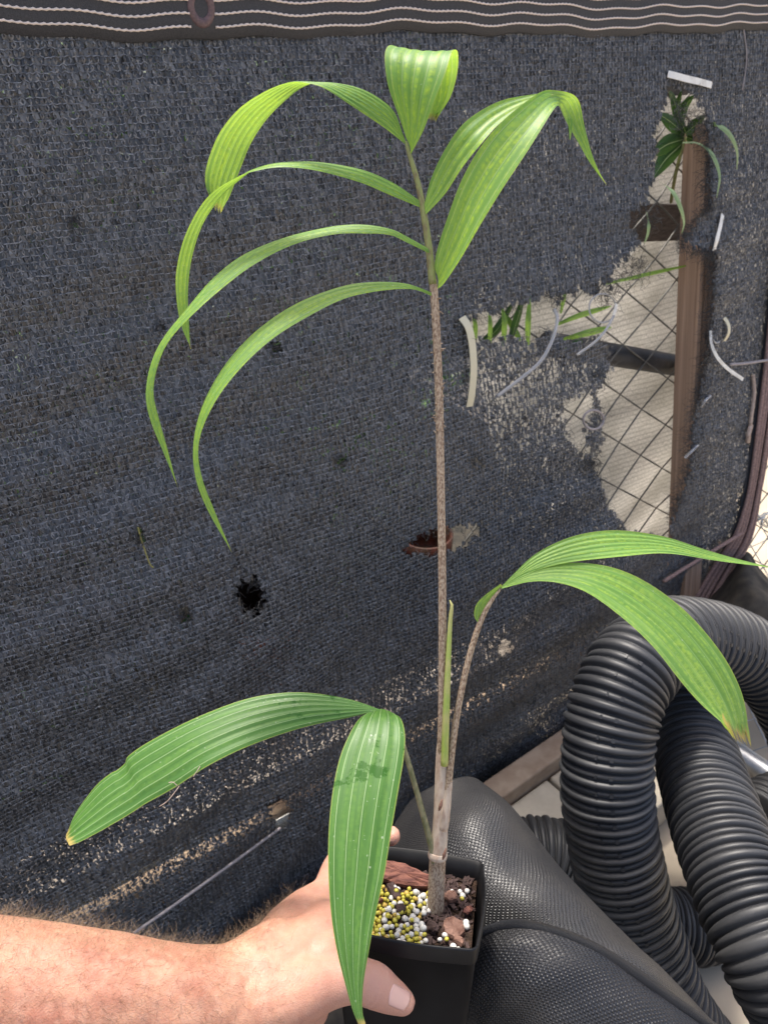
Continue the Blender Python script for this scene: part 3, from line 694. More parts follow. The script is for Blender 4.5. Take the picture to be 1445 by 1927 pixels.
# lower left frond
leaf('leaflet', E([(738, 1346), (712, 1333), (650, 1314), (560, 1303), (470, 1313), (380, 1345), (290, 1391), (243, 1422), (236, 1436), (219, 1450), (208, 1455), (178, 1480), (141, 1530), (128, 1566)], [(0, .528), (.5, .512), (1, .50)]),
     E([(733, 1348), (706, 1341), (650, 1352), (565, 1370), (475, 1401), (395, 1440), (330, 1481), (275, 1511), (255, 1524), (235, 1537), (220, 1546), (190, 1564), (155, 1583), (133, 1592)], [(0, .526), (.5, .49), (1, .483)]),
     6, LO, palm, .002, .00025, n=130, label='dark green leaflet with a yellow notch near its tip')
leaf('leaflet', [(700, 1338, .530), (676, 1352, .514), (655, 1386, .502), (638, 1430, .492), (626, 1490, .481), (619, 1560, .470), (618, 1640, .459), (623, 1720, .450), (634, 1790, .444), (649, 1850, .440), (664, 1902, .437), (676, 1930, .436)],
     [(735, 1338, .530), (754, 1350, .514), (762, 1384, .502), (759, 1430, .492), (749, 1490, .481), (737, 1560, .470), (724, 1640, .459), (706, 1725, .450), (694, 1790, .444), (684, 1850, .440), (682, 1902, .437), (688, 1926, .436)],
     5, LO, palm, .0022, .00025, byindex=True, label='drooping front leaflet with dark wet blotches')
# stems
pxtube('stem_base', [(820, 1742, .563, 15), (820, 1690, .559, 15.5), (822, 1640, .556, 15.5), (824, 1606, .553, 15.5)], M['stem'], palm, 20, 16)
pxtube('leaf_sheath', [(824, 1612, .5525, 16.5), (828, 1560, .549, 14.5), (830, 1510, .546, 13.5), (831, 1440, .542, 12), (832, 1405, .540, 10.5), (834, 1370, .5375, 8.2), (835, 1345, .536, 7)], M['sheath'], palm, 26, 16)
pxtube('leaf_sheath', [(834, 1560, .545, 9), (838, 1525, .543, 9.5), (842, 1495, .5415, 7.6), (845, 1470, .5405, 6.6)], M['sheath'], palm, 12, 12)
pxtube('node_ring', [(823, 1614, .552, 17.5), (823.5, 1608, .5517, 18.5), (824, 1602, .5514, 17)], M['sheath'], palm, 9, 16)
for q in ((836, 1608), (829, 1516)):
    pxtube('leaf_scar', [(q[0]-3, q[1]+9, .540, 1.5), (q[0], q[1], .5375, 3.5), (q[0]+3, q[1]-12, .538, 1)], M['bark_brown'], palm, 8, 8)
pxtube('petiole', [(830, 1420, .540, 8), (832, 1300, .531, 7.6), (832, 1100, .518, 7.4), (829, 900, .505, 7.4), (825, 720, .495, 7.6), (818, 570, .486, 7.6), (813, 520, .483, 7)], M['stem'], palm, 60, 12)
pxtube('rachis', [(814, 535, .4835, 7.4), (806, 460, .479, 6.8), (795, 390, .4755, 6), (785, 340, .473, 5.2), (773, 300, .4712, 4.4), (763, 266, .470, 2.6)], M['rachis'], palm, 30, 12)
pxtube('spear_leaf', [(836, 1440, .536, 7), (839, 1350, .530, 6.8), (843, 1250, .524, 5.4), (847, 1170, .520, 4.0), (850, 1140, .518, 3), (846, 1129, .518, .8)], M['spear'], palm, 34, 10)
pxtube('petiole', [(838, 1545, .545, 8), (843, 1480, .541, 7), (853, 1390, .536, 6.3), (866, 1310, .531, 6), (883, 1235, .527, 5.8), (903, 1172, .523, 5.4), (922, 1134, .518, 4), (942, 1107, .5145, 2)], M['stem'], palm, 44, 12)
pxtube('petiole', [(818, 1622, .5515, 7), (812, 1594, .549, 6.4), (795, 1530, .543, 5.6), (774, 1455, .537, 5.2), (756, 1395, .533, 4.6), (737, 1346, .529, 3)], M['petiole_green'], palm, 36, 12)
FV, FF = [], []                                   # scurf flakes on the stem
for k in range(46):
    f = random.random(); y = 560+f*260; x = np.interp(y, [560, 720, 900], [818, 825, 829])+random.choice((-1, 1))*random.uniform(5.5, 8.5)
    strand(W(x, y, float(np.interp(y, [560, 900], [.484, .503]))), (random.choice((-1, 1)), -.2, random.gauss(0, 1)), random.uniform(.001, .003), .0006, .8, 3)
tag(mk('stem_scurf', FV, FF, M['stem'], palm), kind='stuff')
# pale hairs caught under the lower-left leaflet
for nm, pts in (('a', [(300, 1518, .486), (315, 1508, .485), (330, 1490, .485), (338, 1479, .486)]), ('b', [(364, 1462, .487), (372, 1450, .487), (377, 1442, .488)]), ('c', [(318, 1473, .486), (326, 1472, .486), (334, 1479, .487)])):
    pxtube('dry_fibre', [p+(.8,) for p in pts], M['twig'], palm, 10, 5)

# ------------------------------------------------------------------ pot and its filling
PO = Vector((.0228, .3246, -.5321+CAMZ))
yaw, tilt, roll = -.18254, -.37388, -.02397
PR = Matrix.Rotation(yaw, 3, 'Z') @ Matrix.Rotation(tilt, 3, 'X') @ Matrix.Rotation(roll, 3, 'Y')
PL = lambda x, y, z: PO+PR @ Vector((x, y, z))
pot = empty('square_pot', PL(0, 0, -.13), 'tall square black plastic pot gripped by the hand', 'pot')
def sq_ring(hx, z, r=.007, seg=4, bow=0):
    pts = []
    for q, (cx, cy) in enumerate(((1, 1), (-1, 1), (-1, -1), (1, -1))):
        for i in range(seg+1):
            a = math.pi/2*q+math.pi/2*i/seg
            pts.append((cx*(hx-r)+r*math.cos(a), cy*(hx-r)+r*math.sin(a), z))
        nx = ((-1, 1), (-1, -1), (1, -1), (1, 1))[q]
        for i in range(1, 8):                       # points along the side, bowed outwards a little
            f = i/8; x0, y0 = pts[-1 if i == 1 else -1][:2] if i == 1 else (x0, y0)
            cx2, cy2 = nx; a = math.pi/2*(q+1)
            x1, y1 = cx2*(hx-r)+r*math.cos(a), cy2*(hx-r)+r*math.sin(a)
            bx, by = math.cos(a), math.sin(a); bb = bow*math.sin(math.pi*f)
            pts.append((x0+(x1-x0)*f+bx*bb, y0+(y1-y0)*f+by*bb, z))
    return pts
rings = [sq_ring(.0475, .0, .006, bow=.003), sq_ring(.0477, -.0015, .006, bow=.003), sq_ring(.0474, -.012, .006, bow=.003), sq_ring(.0458, -.0135, .006, bow=.0028), sq_ring(.0435, -.07, .006, bow=.001), sq_ring(.037, -.13, .006), sq_ring(.030, -.130, .006),
         ]
inner = [sq_ring(.0463, .0, .005, bow=.003), sq_ring(.0445, -.012, .005, bow=.003), sq_ring(.0425, -.045, .005, bow=.001)]
def rings_mesh(name, R, mat, parent, capend):
    k = len(R[0]); V = [PL(*p) for r_ in R for p in r_]
    F = [(i*k+j, (i+1)*k+j, (i+1)*k+(j+1) % k, i*k+(j+1) % k) for i in range(len(R)-1) for j in range(k)]
    if capend: F.append(tuple((len(R)-1)*k+j for j in range(k)))
    o = mk(name, V, F, mat, parent); return o
def flip(o):
    o.data.flip_normals(); return o
rings_mesh('pot_wall', rings[2:], M['black_plastic'], pot, True)
rings_mesh('rim', inner[::-1]+rings[:3], M['black_plastic'], pot, False)
# potting mix
V, F, n_ = [], [], 40
for j in range(n_):
    for i in range(n_):
        x, y = -.0432+.0864*i/(n_-1), -.0432+.0864*j/(n_-1)
        z = -.0155+.0025*math.sin(x*90+1)*math.sin(y*75)+random.uniform(-.0012, .0012)+(.0022 if x < 0 else 0)*math.exp(-(x+.012)**2/.0004)
        V.append(PL(x, y, z))
F = [(j*n_+i, j*n_+i+1, (j+1)*n_+i+1, (j+1)*n_+i) for j in range(n_-1) for i in range(n_-1)]
mix = empty('potting_mix', PL(0, 0, -.0155), 'dark crumbly potting mix filling the black pot', 'soil')
tag(mk('soil', V, F, M['soil'], mix, smooth=False), kind='stuff')
CV, CF = [], []
for k in range(620):
    x, y = random.uniform(-.041, .041), random.uniform(-.041, .041)
    if x < .008 and random.random() < .45: continue
    c = PL(x, y, -.0135+random.uniform(-.001, .0018)); R3 = Matrix.Rotation(random.uniform(0, 6), 3, 'Z') @ Matrix.Rotation(random.gauss(0, .6), 3, 'X')
    a, b2, c2 = random.uniform(.0008, .0035), random.uniform(.0006, .0016), random.uniform(.0004, .0009)
    v, f = box_geo((0, 0, 0), (a, 0, 0), (0, b2, 0), (0, 0, c2)); b0 = len(CV)
    CV += [c+R3 @ (q*random.uniform(.6, 1.2)) for q in v]; CF += [tuple(b0+i for i in ff) for ff in f]
tag(mk('soil_crumbs', CV, CF, M['bark_dark'], mix, smooth=False), kind='stuff')

def bark(pts, thick, mat, label, cx, cy, cz, rotz, rx=0, ry=0, seed=0):
    r = random.Random(seed); n = len(pts)
    R3 = PR @ Matrix.Rotation(rotz, 3, 'Z') @ Matrix.Rotation(rx, 3, 'X') @ Matrix.Rotation(ry, 3, 'Y'); c = PL(cx, cy, cz)
    D = []
    for i in range(n):                               # subdivide the outline unevenly
        a, b = pts[i], pts[(i+1) % n]
        for f in (0, .35, .7): D.append((a[0]+(b[0]-a[0])*f+r.gauss(0, .0004), a[1]+(b[1]-a[1])*f+r.gauss(0, .0004)))
    k = len(D); mx = sum(p[0] for p in D)/k; my = sum(p[1] for p in D)/k
    V = []
    for (sc, z) in ((.7, thick*1.15), (.93, thick*.9), (1, thick*.2), (.95, -thick*.6), (.6, -thick)):
        for p in D: V.append(c+R3 @ Vector((mx+(p[0]-mx)*sc+r.gauss(0, .0002), my+(p[1]-my)*sc+r.gauss(0, .0002), z+r.gauss(0, thick*.13))))
    F = [(i*k+j, (i+1)*k+j, (i+1)*k+(j+1) % k, i*k+(j+1) % k) for i in range(4) for j in range(k)]
    V.append(c+R3 @ Vector((mx, my, thick*1.2))); V.append(c+R3 @ Vector((mx, my, -thick)))
    F += [(j, (j+1) % k, 5*k) for j in range(k)]+[(4*k+(j+1) % k, 4*k+j, 5*k+1) for j in range(k)]
    return tag(mk('bark_chip', V, F, mat, None, smooth=False), label, 'bark chip')
bark([(-.031, .002), (-.026, .009), (-.012, .0085), (.002, .007), (.018, .003), (.027, -.002), (.024, -.006), (.008, -.0085), (-.008, -.009), (-.02, -.006)], .0042, M['bark_red'], 'large reddish slab of bark leaning at the back of the pot', -.010, .026, -.0075, -.04, .45, 0, 1)
bark([(-.007, .006), (.0, .009), (.007, .005), (.0075, -.004), (.002, -.0095), (-.005, -.008), (-.0085, -.001)], .003, M['bark_brown'], 'rounded brown bark chip right of the stem', .030, -.019, -.0095, .2, .15, .1, 2)
bark([(-.005, .002), (-.002, .005), (.004, .004), (.0055, 0), (.002, -.004), (-.004, -.003)], .0022, M['bark_brown'], 'small brown chip beside the white beads at the pot back', .0255, .0125, -.009, .6, .2, 0, 3)
bark([(-.004, .006), (.002, .008), (.005, .0), (.003, -.007), (-.003, -.006)], .002, M['bark_dark'], 'dark pointed bark chip below the reddish slab', -.017, .008, -.0085, .5, .3, .2, 4)
bark([(-.004, .003), (.001, .0045), (.0045, .001), (.002, -.004), (-.003, -.0035)], .0016, M['bark_dark'], 'small dark flake lying on the beads', -.009, -.010, -.0075, .1, .1, 0, 5)
bark([(-.008, .001), (-.003, .003), (.006, .002), (.008, -.001), (.0, -.003), (-.006, -.002)], .002, M['bark_red'], 'thin reddish splinter among the yellow beads', -.030, -.006, -.0085, .5, .1, 0, 6)
bark([(-.004, .002), (.0, .004), (.004, .002), (.004, -.002), (-.001, -.004)], .0022, M['bark_brown'], 'small brown chip in the front right corner of the pot', .034, -.031, -.0095, .9, .1, .2, 7)
bark([(-.006, .003), (.0, .004), (.006, .001), (.004, -.003), (-.004, -.003)], .0022, M['bark_dark'], 'dark chip at the foot of the palm stem', .016, -.020, -.0095, 2.2, .4, .2, 8)
bark([(-.005, .002), (.0, .003), (.005, .001), (.004, -.002), (-.004, -.002)], .0016, M['bark_red'], 'narrow reddish chip by the right pot wall', .039, .002, -.0095, 1.2, .3, .2, 9)

# fertiliser beads: every one an object of its own
def sphere_me(name, mat):
    bm = bmesh.new(); bmesh.ops.create_uvsphere(bm, u_segments=12, v_segments=8, radius=1.0)
    for v in bm.verts: v.co *= 1+random.uniform(-.05, .05)
    me = bpy.data.meshes.new(name); bm.to_mesh(me); bm.free(); me.materials.append(mat)
    me.polygons.foreach_set('use_smooth', [True]*len(me.polygons)); return me
BM = {k: sphere_me('bead_'+k, M['bead_'+k]) for k in ('white', 'yellow', 'ochre')}
BL = {'white': ('white bead scattered on the potting mix', 'white beads on the potting mix'), 'yellow': ('yellow fertiliser bead heaped left of the stem', 'yellow beads on the potting mix'), 'ochre': ('ochre fertiliser bead among the yellow ones', 'ochre beads on the potting mix')}
placed = []
def bead(kind, x, y, z, r):
    o = bpy.data.objects.new(kind+'_bead', BM[kind]); COL.objects.link(o); o.location = PL(x, y, z)
    o.scale = (r*random.uniform(.92, 1.1), r*random.uniform(.92, 1.1), r*random.uniform(.85, 1)); o.rotation_euler = (random.random()*6, random.random()*6, 0)
    tag(o, BL[kind][0], 'bead', BL[kind][1]); placed.append((x, y, z, r))
tries = 0
while len(placed) < 230 and tries < 9000:
    tries += 1
    x, y = random.uniform(-.041, .011), random.uniform(-.040, .014)
    wht = x > -.020 and random.random() < .62
    r = random.uniform(.0019, .0025) if wht else random.uniform(.0014, .0021)
    if x > .001 and (x-.012)**2+(y+.012)**2 < .00004: continue
    layer = tries > 3500
    z = -.0121+.0022*(1-abs(x+.015)/.03)+(.0026 if layer else 0)
    if any((x-a)**2+(y-b)**2+((z-c) if layer else 0)**2 < ((r+q)*.93)**2 for a, b, c, q in placed): continue
    bead('white' if wht else ('ochre' if random.random() < .2 else 'yellow'), x, y, z, r)
for x, y in ((.0255, .019), (.0315, .0205), (.0335, .0165), (.0165, .008), (.038, -.011), (.0385, -.0145), (.0215, -.0315), (.0245, -.0265), (.012, -.0345), (.031, -.036), (.0345, -.0375), (.005, .010), (.0365, .0225)):
    bead('white', x, y, -.0095, random.uniform(.0017, .0025))
for x, y in ((.0335, .0135), (.006, -.034), (.026, -.030)): bead('yellow', x, y, -.0095, .0016)

# ------------------------------------------------------------------ forearm and hand (one continuous body mesh)
person = empty('person', W(-250, 1930, .40), 'bare hairy forearm and hand gripping the black pot from the side', 'person')
HV, HF = [], []
def add_geo(V, F):
    b = len(HV); HV.extend([tuple(v) for v in V]); HF.extend([tuple(b+i for i in f) for f in F])
def limb(st, n=30, k=24):
    """st: (px, py, depth, image radius px, depth radius m): closed elliptical tube"""
    Q = crom([tuple(W(a, b, c))+(r*c/FPX, rd) for a, b, c, r, rd in st], n)
    P = Q[:, :3]; T = np.gradient(P, axis=0); T /= np.linalg.norm(T, axis=1)[:, None]
    dv = np.array(VIEW); B = dv-T*(T@dv)[:, None]; B /= np.linalg.norm(B, axis=1)[:, None]; A = np.cross(T, B)
    al = np.linspace(0, 2*np.pi, k, endpoint=False)
    R1, R2 = Q[:, 3], Q[:, 4]
    # rounded ends
    V = []
    rows = []
    for i in range(4): f = math.sin(math.pi/2*(i+.3)/4); rows.append((P[0]-T[0]*R2[0]*(math.cos(math.pi/2*(i+.3)/4)), A[0], B[0], R1[0]*f, R2[0]*f))
    for i in range(n): rows.append((P[i], A[i], B[i], R1[i], R2[i]))
    for i in range(3, -1, -1): f = math.sin(math.pi/2*(i+.3)/4); rows.append((P[-1]+T[-1]*min(R1[-1], R2[-1])*(math.cos(math.pi/2*(i+.3)/4)), A[-1], B[-1], R1[-1]*f, R2[-1]*f))
    for c, a_, b_, r1, r2 in rows:
        for q in al: V.append(c+a_*math.cos(q)*r1+b_*math.sin(q)*r2)
    m_ = len(rows); F = [(i*k+j, i*k+(j+1) % k, (i+1)*k+(j+1) % k, (i+1)*k+j) for i in range(m_-1) for j in range(k)]+[tuple(range(k))[::-1], tuple((m_-1)*k+j for j in range(k))]
    add_geo(V, F)
def rtube(pts, k=18, n=26):
    """world points + radius, round ends"""
    Q = crom([tuple(p)+(r,) for p, r in pts], n); P, R = Q[:, :3], Q[:, 3]
    T, _, _ = frames(P); P2, R2 = [], []
    for i in range(5): f = (i+.25)/5*math.pi/2; P2.append(P[0]-T[0]*R[0]*math.cos(f)); R2.append(R[0]*math.sin(f))
    P2 += list(P); R2 += list(R)
    for i in range(4, -1, -1): f = (i+.25)/5*math.pi/2; P2.append(P[-1]+T[-1]*R[-1]*math.cos(f)); R2.append(R[-1]*math.sin(f))
    V, F, _ = tube_geo(P2, R2, k); add_geo(V, F)
# forearm to wrist
limb([(-420, 1890, .40, 185, .045), (-150, 1905, .42, 182, .044), (0, 1912, .435, 176, .042), (140, 1920, .448, 164, .040), (270, 1926, .462, 150, .036), (370, 1925, .474, 138, .033), (440, 1908, .484, 128, .030), (500, 1876, .494, 124, .028), (545, 1838, .506, 112, .026)])
wrist = W(478, 1880, .490)
# metacarpals and fingers wrapping behind the pot
kn = [(-.066, .004, -.016), (-.066, .002, -.038), (-.064, -.002, -.059), (-.061, -.008, -.078)]
pip = [(-.054, .060, -.004), (-.054, .062, -.032), (-.052, .060, -.056), (-.050, .052, -.078)]
dip = [(-.040, .0635, -.002), (-.028, .063, -.029), (-.028, .062, -.054), (-.032, .058, -.077)]
tip = [(-.028, .0615, .0010), (-.006, .061, -.028), (-.008, .060, -.053), (-.014, .055, -.077)]
rk = [.0125, .0125, .0118, .0105]
for i in range(4):
    K, Pp, Dd, Tt = PL(*kn[i]), PL(*pip[i]), PL(*dip[i]), PL(*tip[i])
    wr = wrist+Vector((0, 0, -.012*i+.012))+PR @ Vector((0, 0, -.004*i))
    mid = (wr+K)/2+PR @ Vector((-.006, 0, .004 if i == 0 else 0))
    rtube([(wr, .020), (mid, .0165 if i < 2 else .015), (K, rk[i]+.0015)])
    rtube([(K, rk[i]+.001), ((K+Pp)/2+PR @ Vector((-.004, .002, 0)), rk[i]-.0015), (Pp, rk[i]-.002), (Dd, rk[i]-.0035), (Tt, rk[i]-.0045)])
# webbing between index and thumb, thenar pad
rtube([(W(500, 1850, .488), .024), (W(560, 1800, .505), .022), (W(606, 1752, .525), .017), (PL(-.066, -.014, -.016), .012)])
rtube([(W(505, 1880, .482), .026), (W(560, 1860, .487), .023), (W(610, 1845, .492), .0185), (W(650, 1842, .4935), .0150)])
rtube([(W(560, 1830, .500), .022), (W(612, 1800, .507), .018), (PL(-.062, -.030, -.030), .013)])
# thumb
rtube([(W(590, 1852, .490), .019), (W(640, 1842, .4925), .0152), (W(682, 1846, .494), .0138), (W(705, 1855, .4965), .0138), (W(728, 1869, .500), .0118), (W(750, 1881, .5030), .0098), (W(757, 1885, .5035), .0086)], n=34)
me = bpy.data.meshes.new('forearm_and_hand_source'); me.from_pydata(HV, [], HF); me.update()
tmp = bpy.data.objects.new('hand_source', me); COL.objects.link(tmp)
mo = tmp.modifiers.new('r', 'REMESH'); mo.mode = 'VOXEL'; mo.voxel_size = .0017
mo = tmp.modifiers.new('s', 'SMOOTH'); mo.factor = .5; mo.iterations = 9
dg = bpy.context.evaluated_depsgraph_get(); body = bpy.data.meshes.new_from_object(tmp.evaluated_get(dg)); body.name = 'forearm_and_hand'
bpy.data.objects.remove(tmp)
nv = len(body.vertices); co = np.empty(nv*3, np.float32); body.vertices.foreach_get('co', co); co = co.reshape(-1, 3)
no = np.empty(nv*3, np.float32); body.vertices.foreach_get('normal', no); no = no.reshape(-1, 3)
hx0 = lambda c_: PXA(c_.astype(float))[0]
# skin folds across the thumb joint
tj = np.array(W(700, 1853, .4955)); tdir = np.array(W(750, 1881, .5035)-W(660, 1843, .4935)); tdir /= np.linalg.norm(tdir)
al = (co-tj)@tdir; near = np.linalg.norm(co-tj, axis=1) < .024
fold = np.zeros(nv)
for c_, a_ in ((-.0085, .0006), (-.0055, .0005), (-.0025, .0007), (.0015, .0005)): fold -= a_*np.exp(-((al-c_)/.0008)**2)
co2 = co+no*(fold*near)[:, None].astype(np.float32)
from mathutils import noise as mnoise
bmp = np.array([mnoise.noise(Vector(c_.tolist())*34)*.0011+mnoise.noise(Vector(c_.tolist())*(95, )[0])*.00035 for c_ in co], dtype=np.float32)
bmp *= (np.clip((640-hx0(co))/60, 0, 1)).astype(np.float32)
co2 = co2+no*bmp[:, None]
body.vertices.foreach_set('co', co2.ravel().astype(np.float32)); body.update()
body.polygons.foreach_set('use_smooth', [True]*len(body.polygons))
at = body.attributes.new('pink', 'FLOAT', 'POINT')
hx, hy, hd = PXA(co.astype(float))
pink = np.clip((hx-470)/170, 0, 1)*.65+np.exp(-(np.linalg.norm(co-np.array(W(752, 1881, .50)), axis=1)/.03)**2)*.9+np.exp(-(np.linalg.norm(co-np.array(PL(-.02, .06, 0)), axis=1)/.02)**2)*.6
at.data.foreach_set('value', np.clip(pink, 0, 1).astype(np.float32))
arm = link('forearm_and_hand', body, M['skin'], person)
bvh = BVHTree.FromPolygons([tuple(v) for v in co2], [tuple(p.vertices) for p in body.polygons])
# thumbnail
CAMP = Vector((0, 0, CAMZ)); V, UVn = [], []
A0, A1, B0, B1 = (741, 1849), (730, 1891), (774, 1863), (757, 1906)
gn = 14
for i in range(gn+1):
    for j in range(gn+1):
        u, v = i/gn, j/gn; bulge = .16*math.sin(math.pi*v)
        uu = u*(1+bulge) - .10*math.sin(math.pi*v)*(1-u); vv = .5+(v-.5)*(1-.16*u*u)
        x = (A0[0]*(1-vv)+A1[0]*vv)*(1-uu)+(B0[0]*(1-vv)+B1[0]*vv)*uu; y = (A0[1]*(1-vv)+A1[1]*vv)*(1-uu)+(B0[1]*(1-vv)+B1[1]*vv)*uu
        dr = (W(x, y, 1)-CAMP).normalized(); hitp = bvh.ray_cast(CAMP, dr)
        p = hitp[0] if hitp[0] and (hitp[0]-W(755, 1880, .495)).length < .03 else None
        V.append((x, y, p))
dz = [((q[2]-CAMP).dot(VIEW)) for q in V if q[2]]
V2 = []
for x, y, p in V:
    if p: V2.append(p)
    else: V2.append(W(x, y, max(dz)))
V3 = []
for i in range(gn+1):
    for j in range(gn+1):
        acc = Vector(); cnt = 0
        for a_ in (-1, 0, 1):
            for b_ in (-1, 0, 1):
                if 0 <= i+a_ <= gn and 0 <= j+b_ <= gn: acc += V2[(i+a_)*(gn+1)+j+b_]; cnt += 1
        e_ = 1 if 0 < j < gn and i > 0 else .0
        V3.append(V2[i*(gn+1)+j]*.4+acc/cnt*.6-VIEW*(.0002+.0005*e_))
F = [(i*(gn+1)+j, i*(gn+1)+j+1, (i+1)*(gn+1)+j+1, (i+1)*(gn+1)+j) for i in range(gn) for j in range(gn)]
nail = mk('thumbnail', V3, F, M['nail'], person); nail.modifiers.new('solid', 'SOLIDIFY').thickness = .0006
# hairs
FV, FF = [], []
rr = np.random.default_rng(11); order = rr.permutation(nv); cnt = 0
armax = np.array(W(400, 1910, .48)-W(0, 1912, .435)); armax /= np.linalg.norm(armax)
toward = -np.array(VIEW)
HA, HB = ([], []), ([], [])
for vi in order:
    if cnt > 9000: break
    x, y = hx[vi], hy[vi]
    if x < -140 or x > 575: continue
    f = float(no[vi]@np.array([0, .4, .9])); vis = float(no[vi]@toward)
    edge = vis < .35 and f > .1
    pr = (.85 if edge else .40)*(1 if x < 470 else max(0, (590-x)/120)**1.5)
    if vis < -.45 or rr.random() > pr: continue
    nn_ = Vector(no[vi].tolist()); dirv = (nn_*random.uniform(.2, .75 if edge else .35)+Vector(armax.tolist())*random.uniform(-.3, .7)+Vector((random.gauss(0, .45), random.gauss(0, .45), random.gauss(0, .3)+(.1 if edge else -.25))))
    FV, FF = HA if edge else HB
    strand(Vector(co2[vi].tolist())-nn_*.0003, dirv, random.uniform(.004, .014)*(1.0 if edge else .8), (.00007 if random.random() < .06 else (.000042 if edge else .000055)), .5 if edge else .6, 5); cnt += 1
tag(mk('arm_hair', HA[0], HA[1], M['hair_fair'], person), 'fair hair fringing the upper side of the arm', kind='stuff')
tag(mk('arm_hair', HB[0], HB[1], M['hair'], person), 'fine brown hair lying on the arm', kind='stuff')

# ------------------------------------------------------------------ black woven cloth heap
def surf(name, rows, mat, parent, nu=60, nv_=70, thick=.0015, wrinkle=.0015, seed=0):
    R = [crom([tuple(W(*p)) for p in r_], nu) for r_ in rows]
    G = np.stack([crom([R[k][i] for k in range(len(R))], nv_) for i in range(nu)], 1)       # nv x nu x 3
    r = random.Random(seed); ph = [r.uniform(0, 6) for _ in range(6)]
    du = np.linalg.norm(np.diff(G, axis=1), axis=2).mean(0); dv = np.linalg.norm(np.diff(G, axis=0), axis=2).mean(1)
    su = np.concatenate([[0], np.cumsum(du)]); sv_ = np.concatenate([[0], np.cumsum(dv)])
    V, UV = [], []
    for j in range(nv_):
        for i in range(nu):
            z = wrinkle*(math.sin(su[i]*50+ph[0]+sv_[j]*20)+.6*math.sin(sv_[j]*70+ph[1]-su[i]*33)+.4*math.sin((su[i]+sv_[j])*130+ph[2]))
            V.append(G[j, i]-np.array(VIEW)*z); UV.append((su[i], sv_[j]))
    F = [(j*nu+i, j*nu+i+1, (j+1)*nu+i+1, (j+1)*nu+i) for j in range(nv_-1) for i in range(nu-1)]
    o = mk(name, V, F, mat, parent, UV); o.modifiers.new('solid', 'SOLIDIFY').thickness = thick
    return o
heap = empty('woven_cloth', W(1000, 2050, .78), 'shiny black woven cloth heaped beside the pot with a rolled seam', 'cloth')
surf('cloth_fold', [
    [(690, 1660, .86), (722, 1590, .82), (770, 1515, .79), (820, 1479, .78), (872, 1463, .79), (905, 1476, .83), (920, 1520, .92)],
    [(690, 1780, .78), (740, 1680, .74), (810, 1590, .705), (880, 1535, .70), (940, 1513, .73), (972, 1535, .79), (985, 1590, .88)],
    [(690, 1900, .74), (760, 1790, .69), (850, 1700, .665), (940, 1640, .66), (1012, 1612, .70), (1056, 1640, .77), (1070, 1700, .86)],
    [(740, 2000, .72), (840, 1870, .665), (930, 1780, .64), (1025, 1715, .635), (1100, 1693, .67), (1150, 1745, .75), (1165, 1810, .84)],
    [(940, 2070, .70), (1030, 1940, .65), (1110, 1850, .62), (1180, 1805, .62), (1225, 1808, .66), (1262, 1872, .74), (1280, 1950, .83)],
    [(1130, 2140, .70), (1200, 2040, .65), (1260, 1975, .62), (1310, 1935, .62), (1345, 1930, .66), (1372, 1985, .73), (1390, 2060, .82)]], M['weave'], heap, seed=1)
seam = [(880, 1800, .625), (900, 1766, .612), (940, 1746, .604), (990, 1743, .597), (1050, 1757, .592), (1110, 1781, .588), (1180, 1822, .585), (1250, 1872, .583), (1345, 1938, .582), (1450, 2010, .585)]
pxtube('rolled_seam', [p+(11,) for p in seam], M['weave'], heap, 110, 14)
surf('cloth_belly', [
    seam[:1]+seam[1:],
    [(870, 1850, .612), (885, 1815, .60), (925, 1786, .590), (980, 1782, .583), (1040, 1796, .577), (1098, 1822, .572), (1165, 1862, .569), (1232, 1912, .567), (1325, 1976, .567), (1430, 2050, .57)],
    [(860, 1920, .605), (880, 1880, .598), (925, 1850, .585), (980, 1850, .574), (1030, 1866, .567), (1080, 1892, .562), (1140, 1930, .558), (1200, 1976, .556), (1290, 2040, .558), (1400, 2100, .56)],
    [(860, 2010, .61), (885, 1970, .605), (930, 1945, .592), (975, 1945, .58), (1020, 1955, .57), (1065, 1975, .563), (1115, 2010, .558), (1170, 2050, .556), (1250, 2110, .558), (1360, 2160, .56)],
    [(870, 2120, .63), (890, 2090, .63), (930, 2070, .62), (970, 2065, .61), (1010, 2075, .60), (1050, 2090, .595), (1095, 2120, .59), (1150, 2150, .585), (1230, 2200, .585), (1330, 2240, .59)]], M['weave'], heap, nu=90, wrinkle=.0016, seed=5)
# what carries it: the heap's hidden core
surf('cloth_foot', [
    [(940, 2070, .72), (1000, 2120, .74), (1080, 2150, .75), (1200, 2140, .74)],
    [(900, 2200, .82), (1000, 2260, .84), (1120, 2280, .84), (1260, 2250, .82)],
    [(880, 2420, .90), (1000, 2460, .92), (1160, 2470, .92), (1300, 2420, .90)]], M['weave'], heap, nu=30, nv_=30, seed=6)
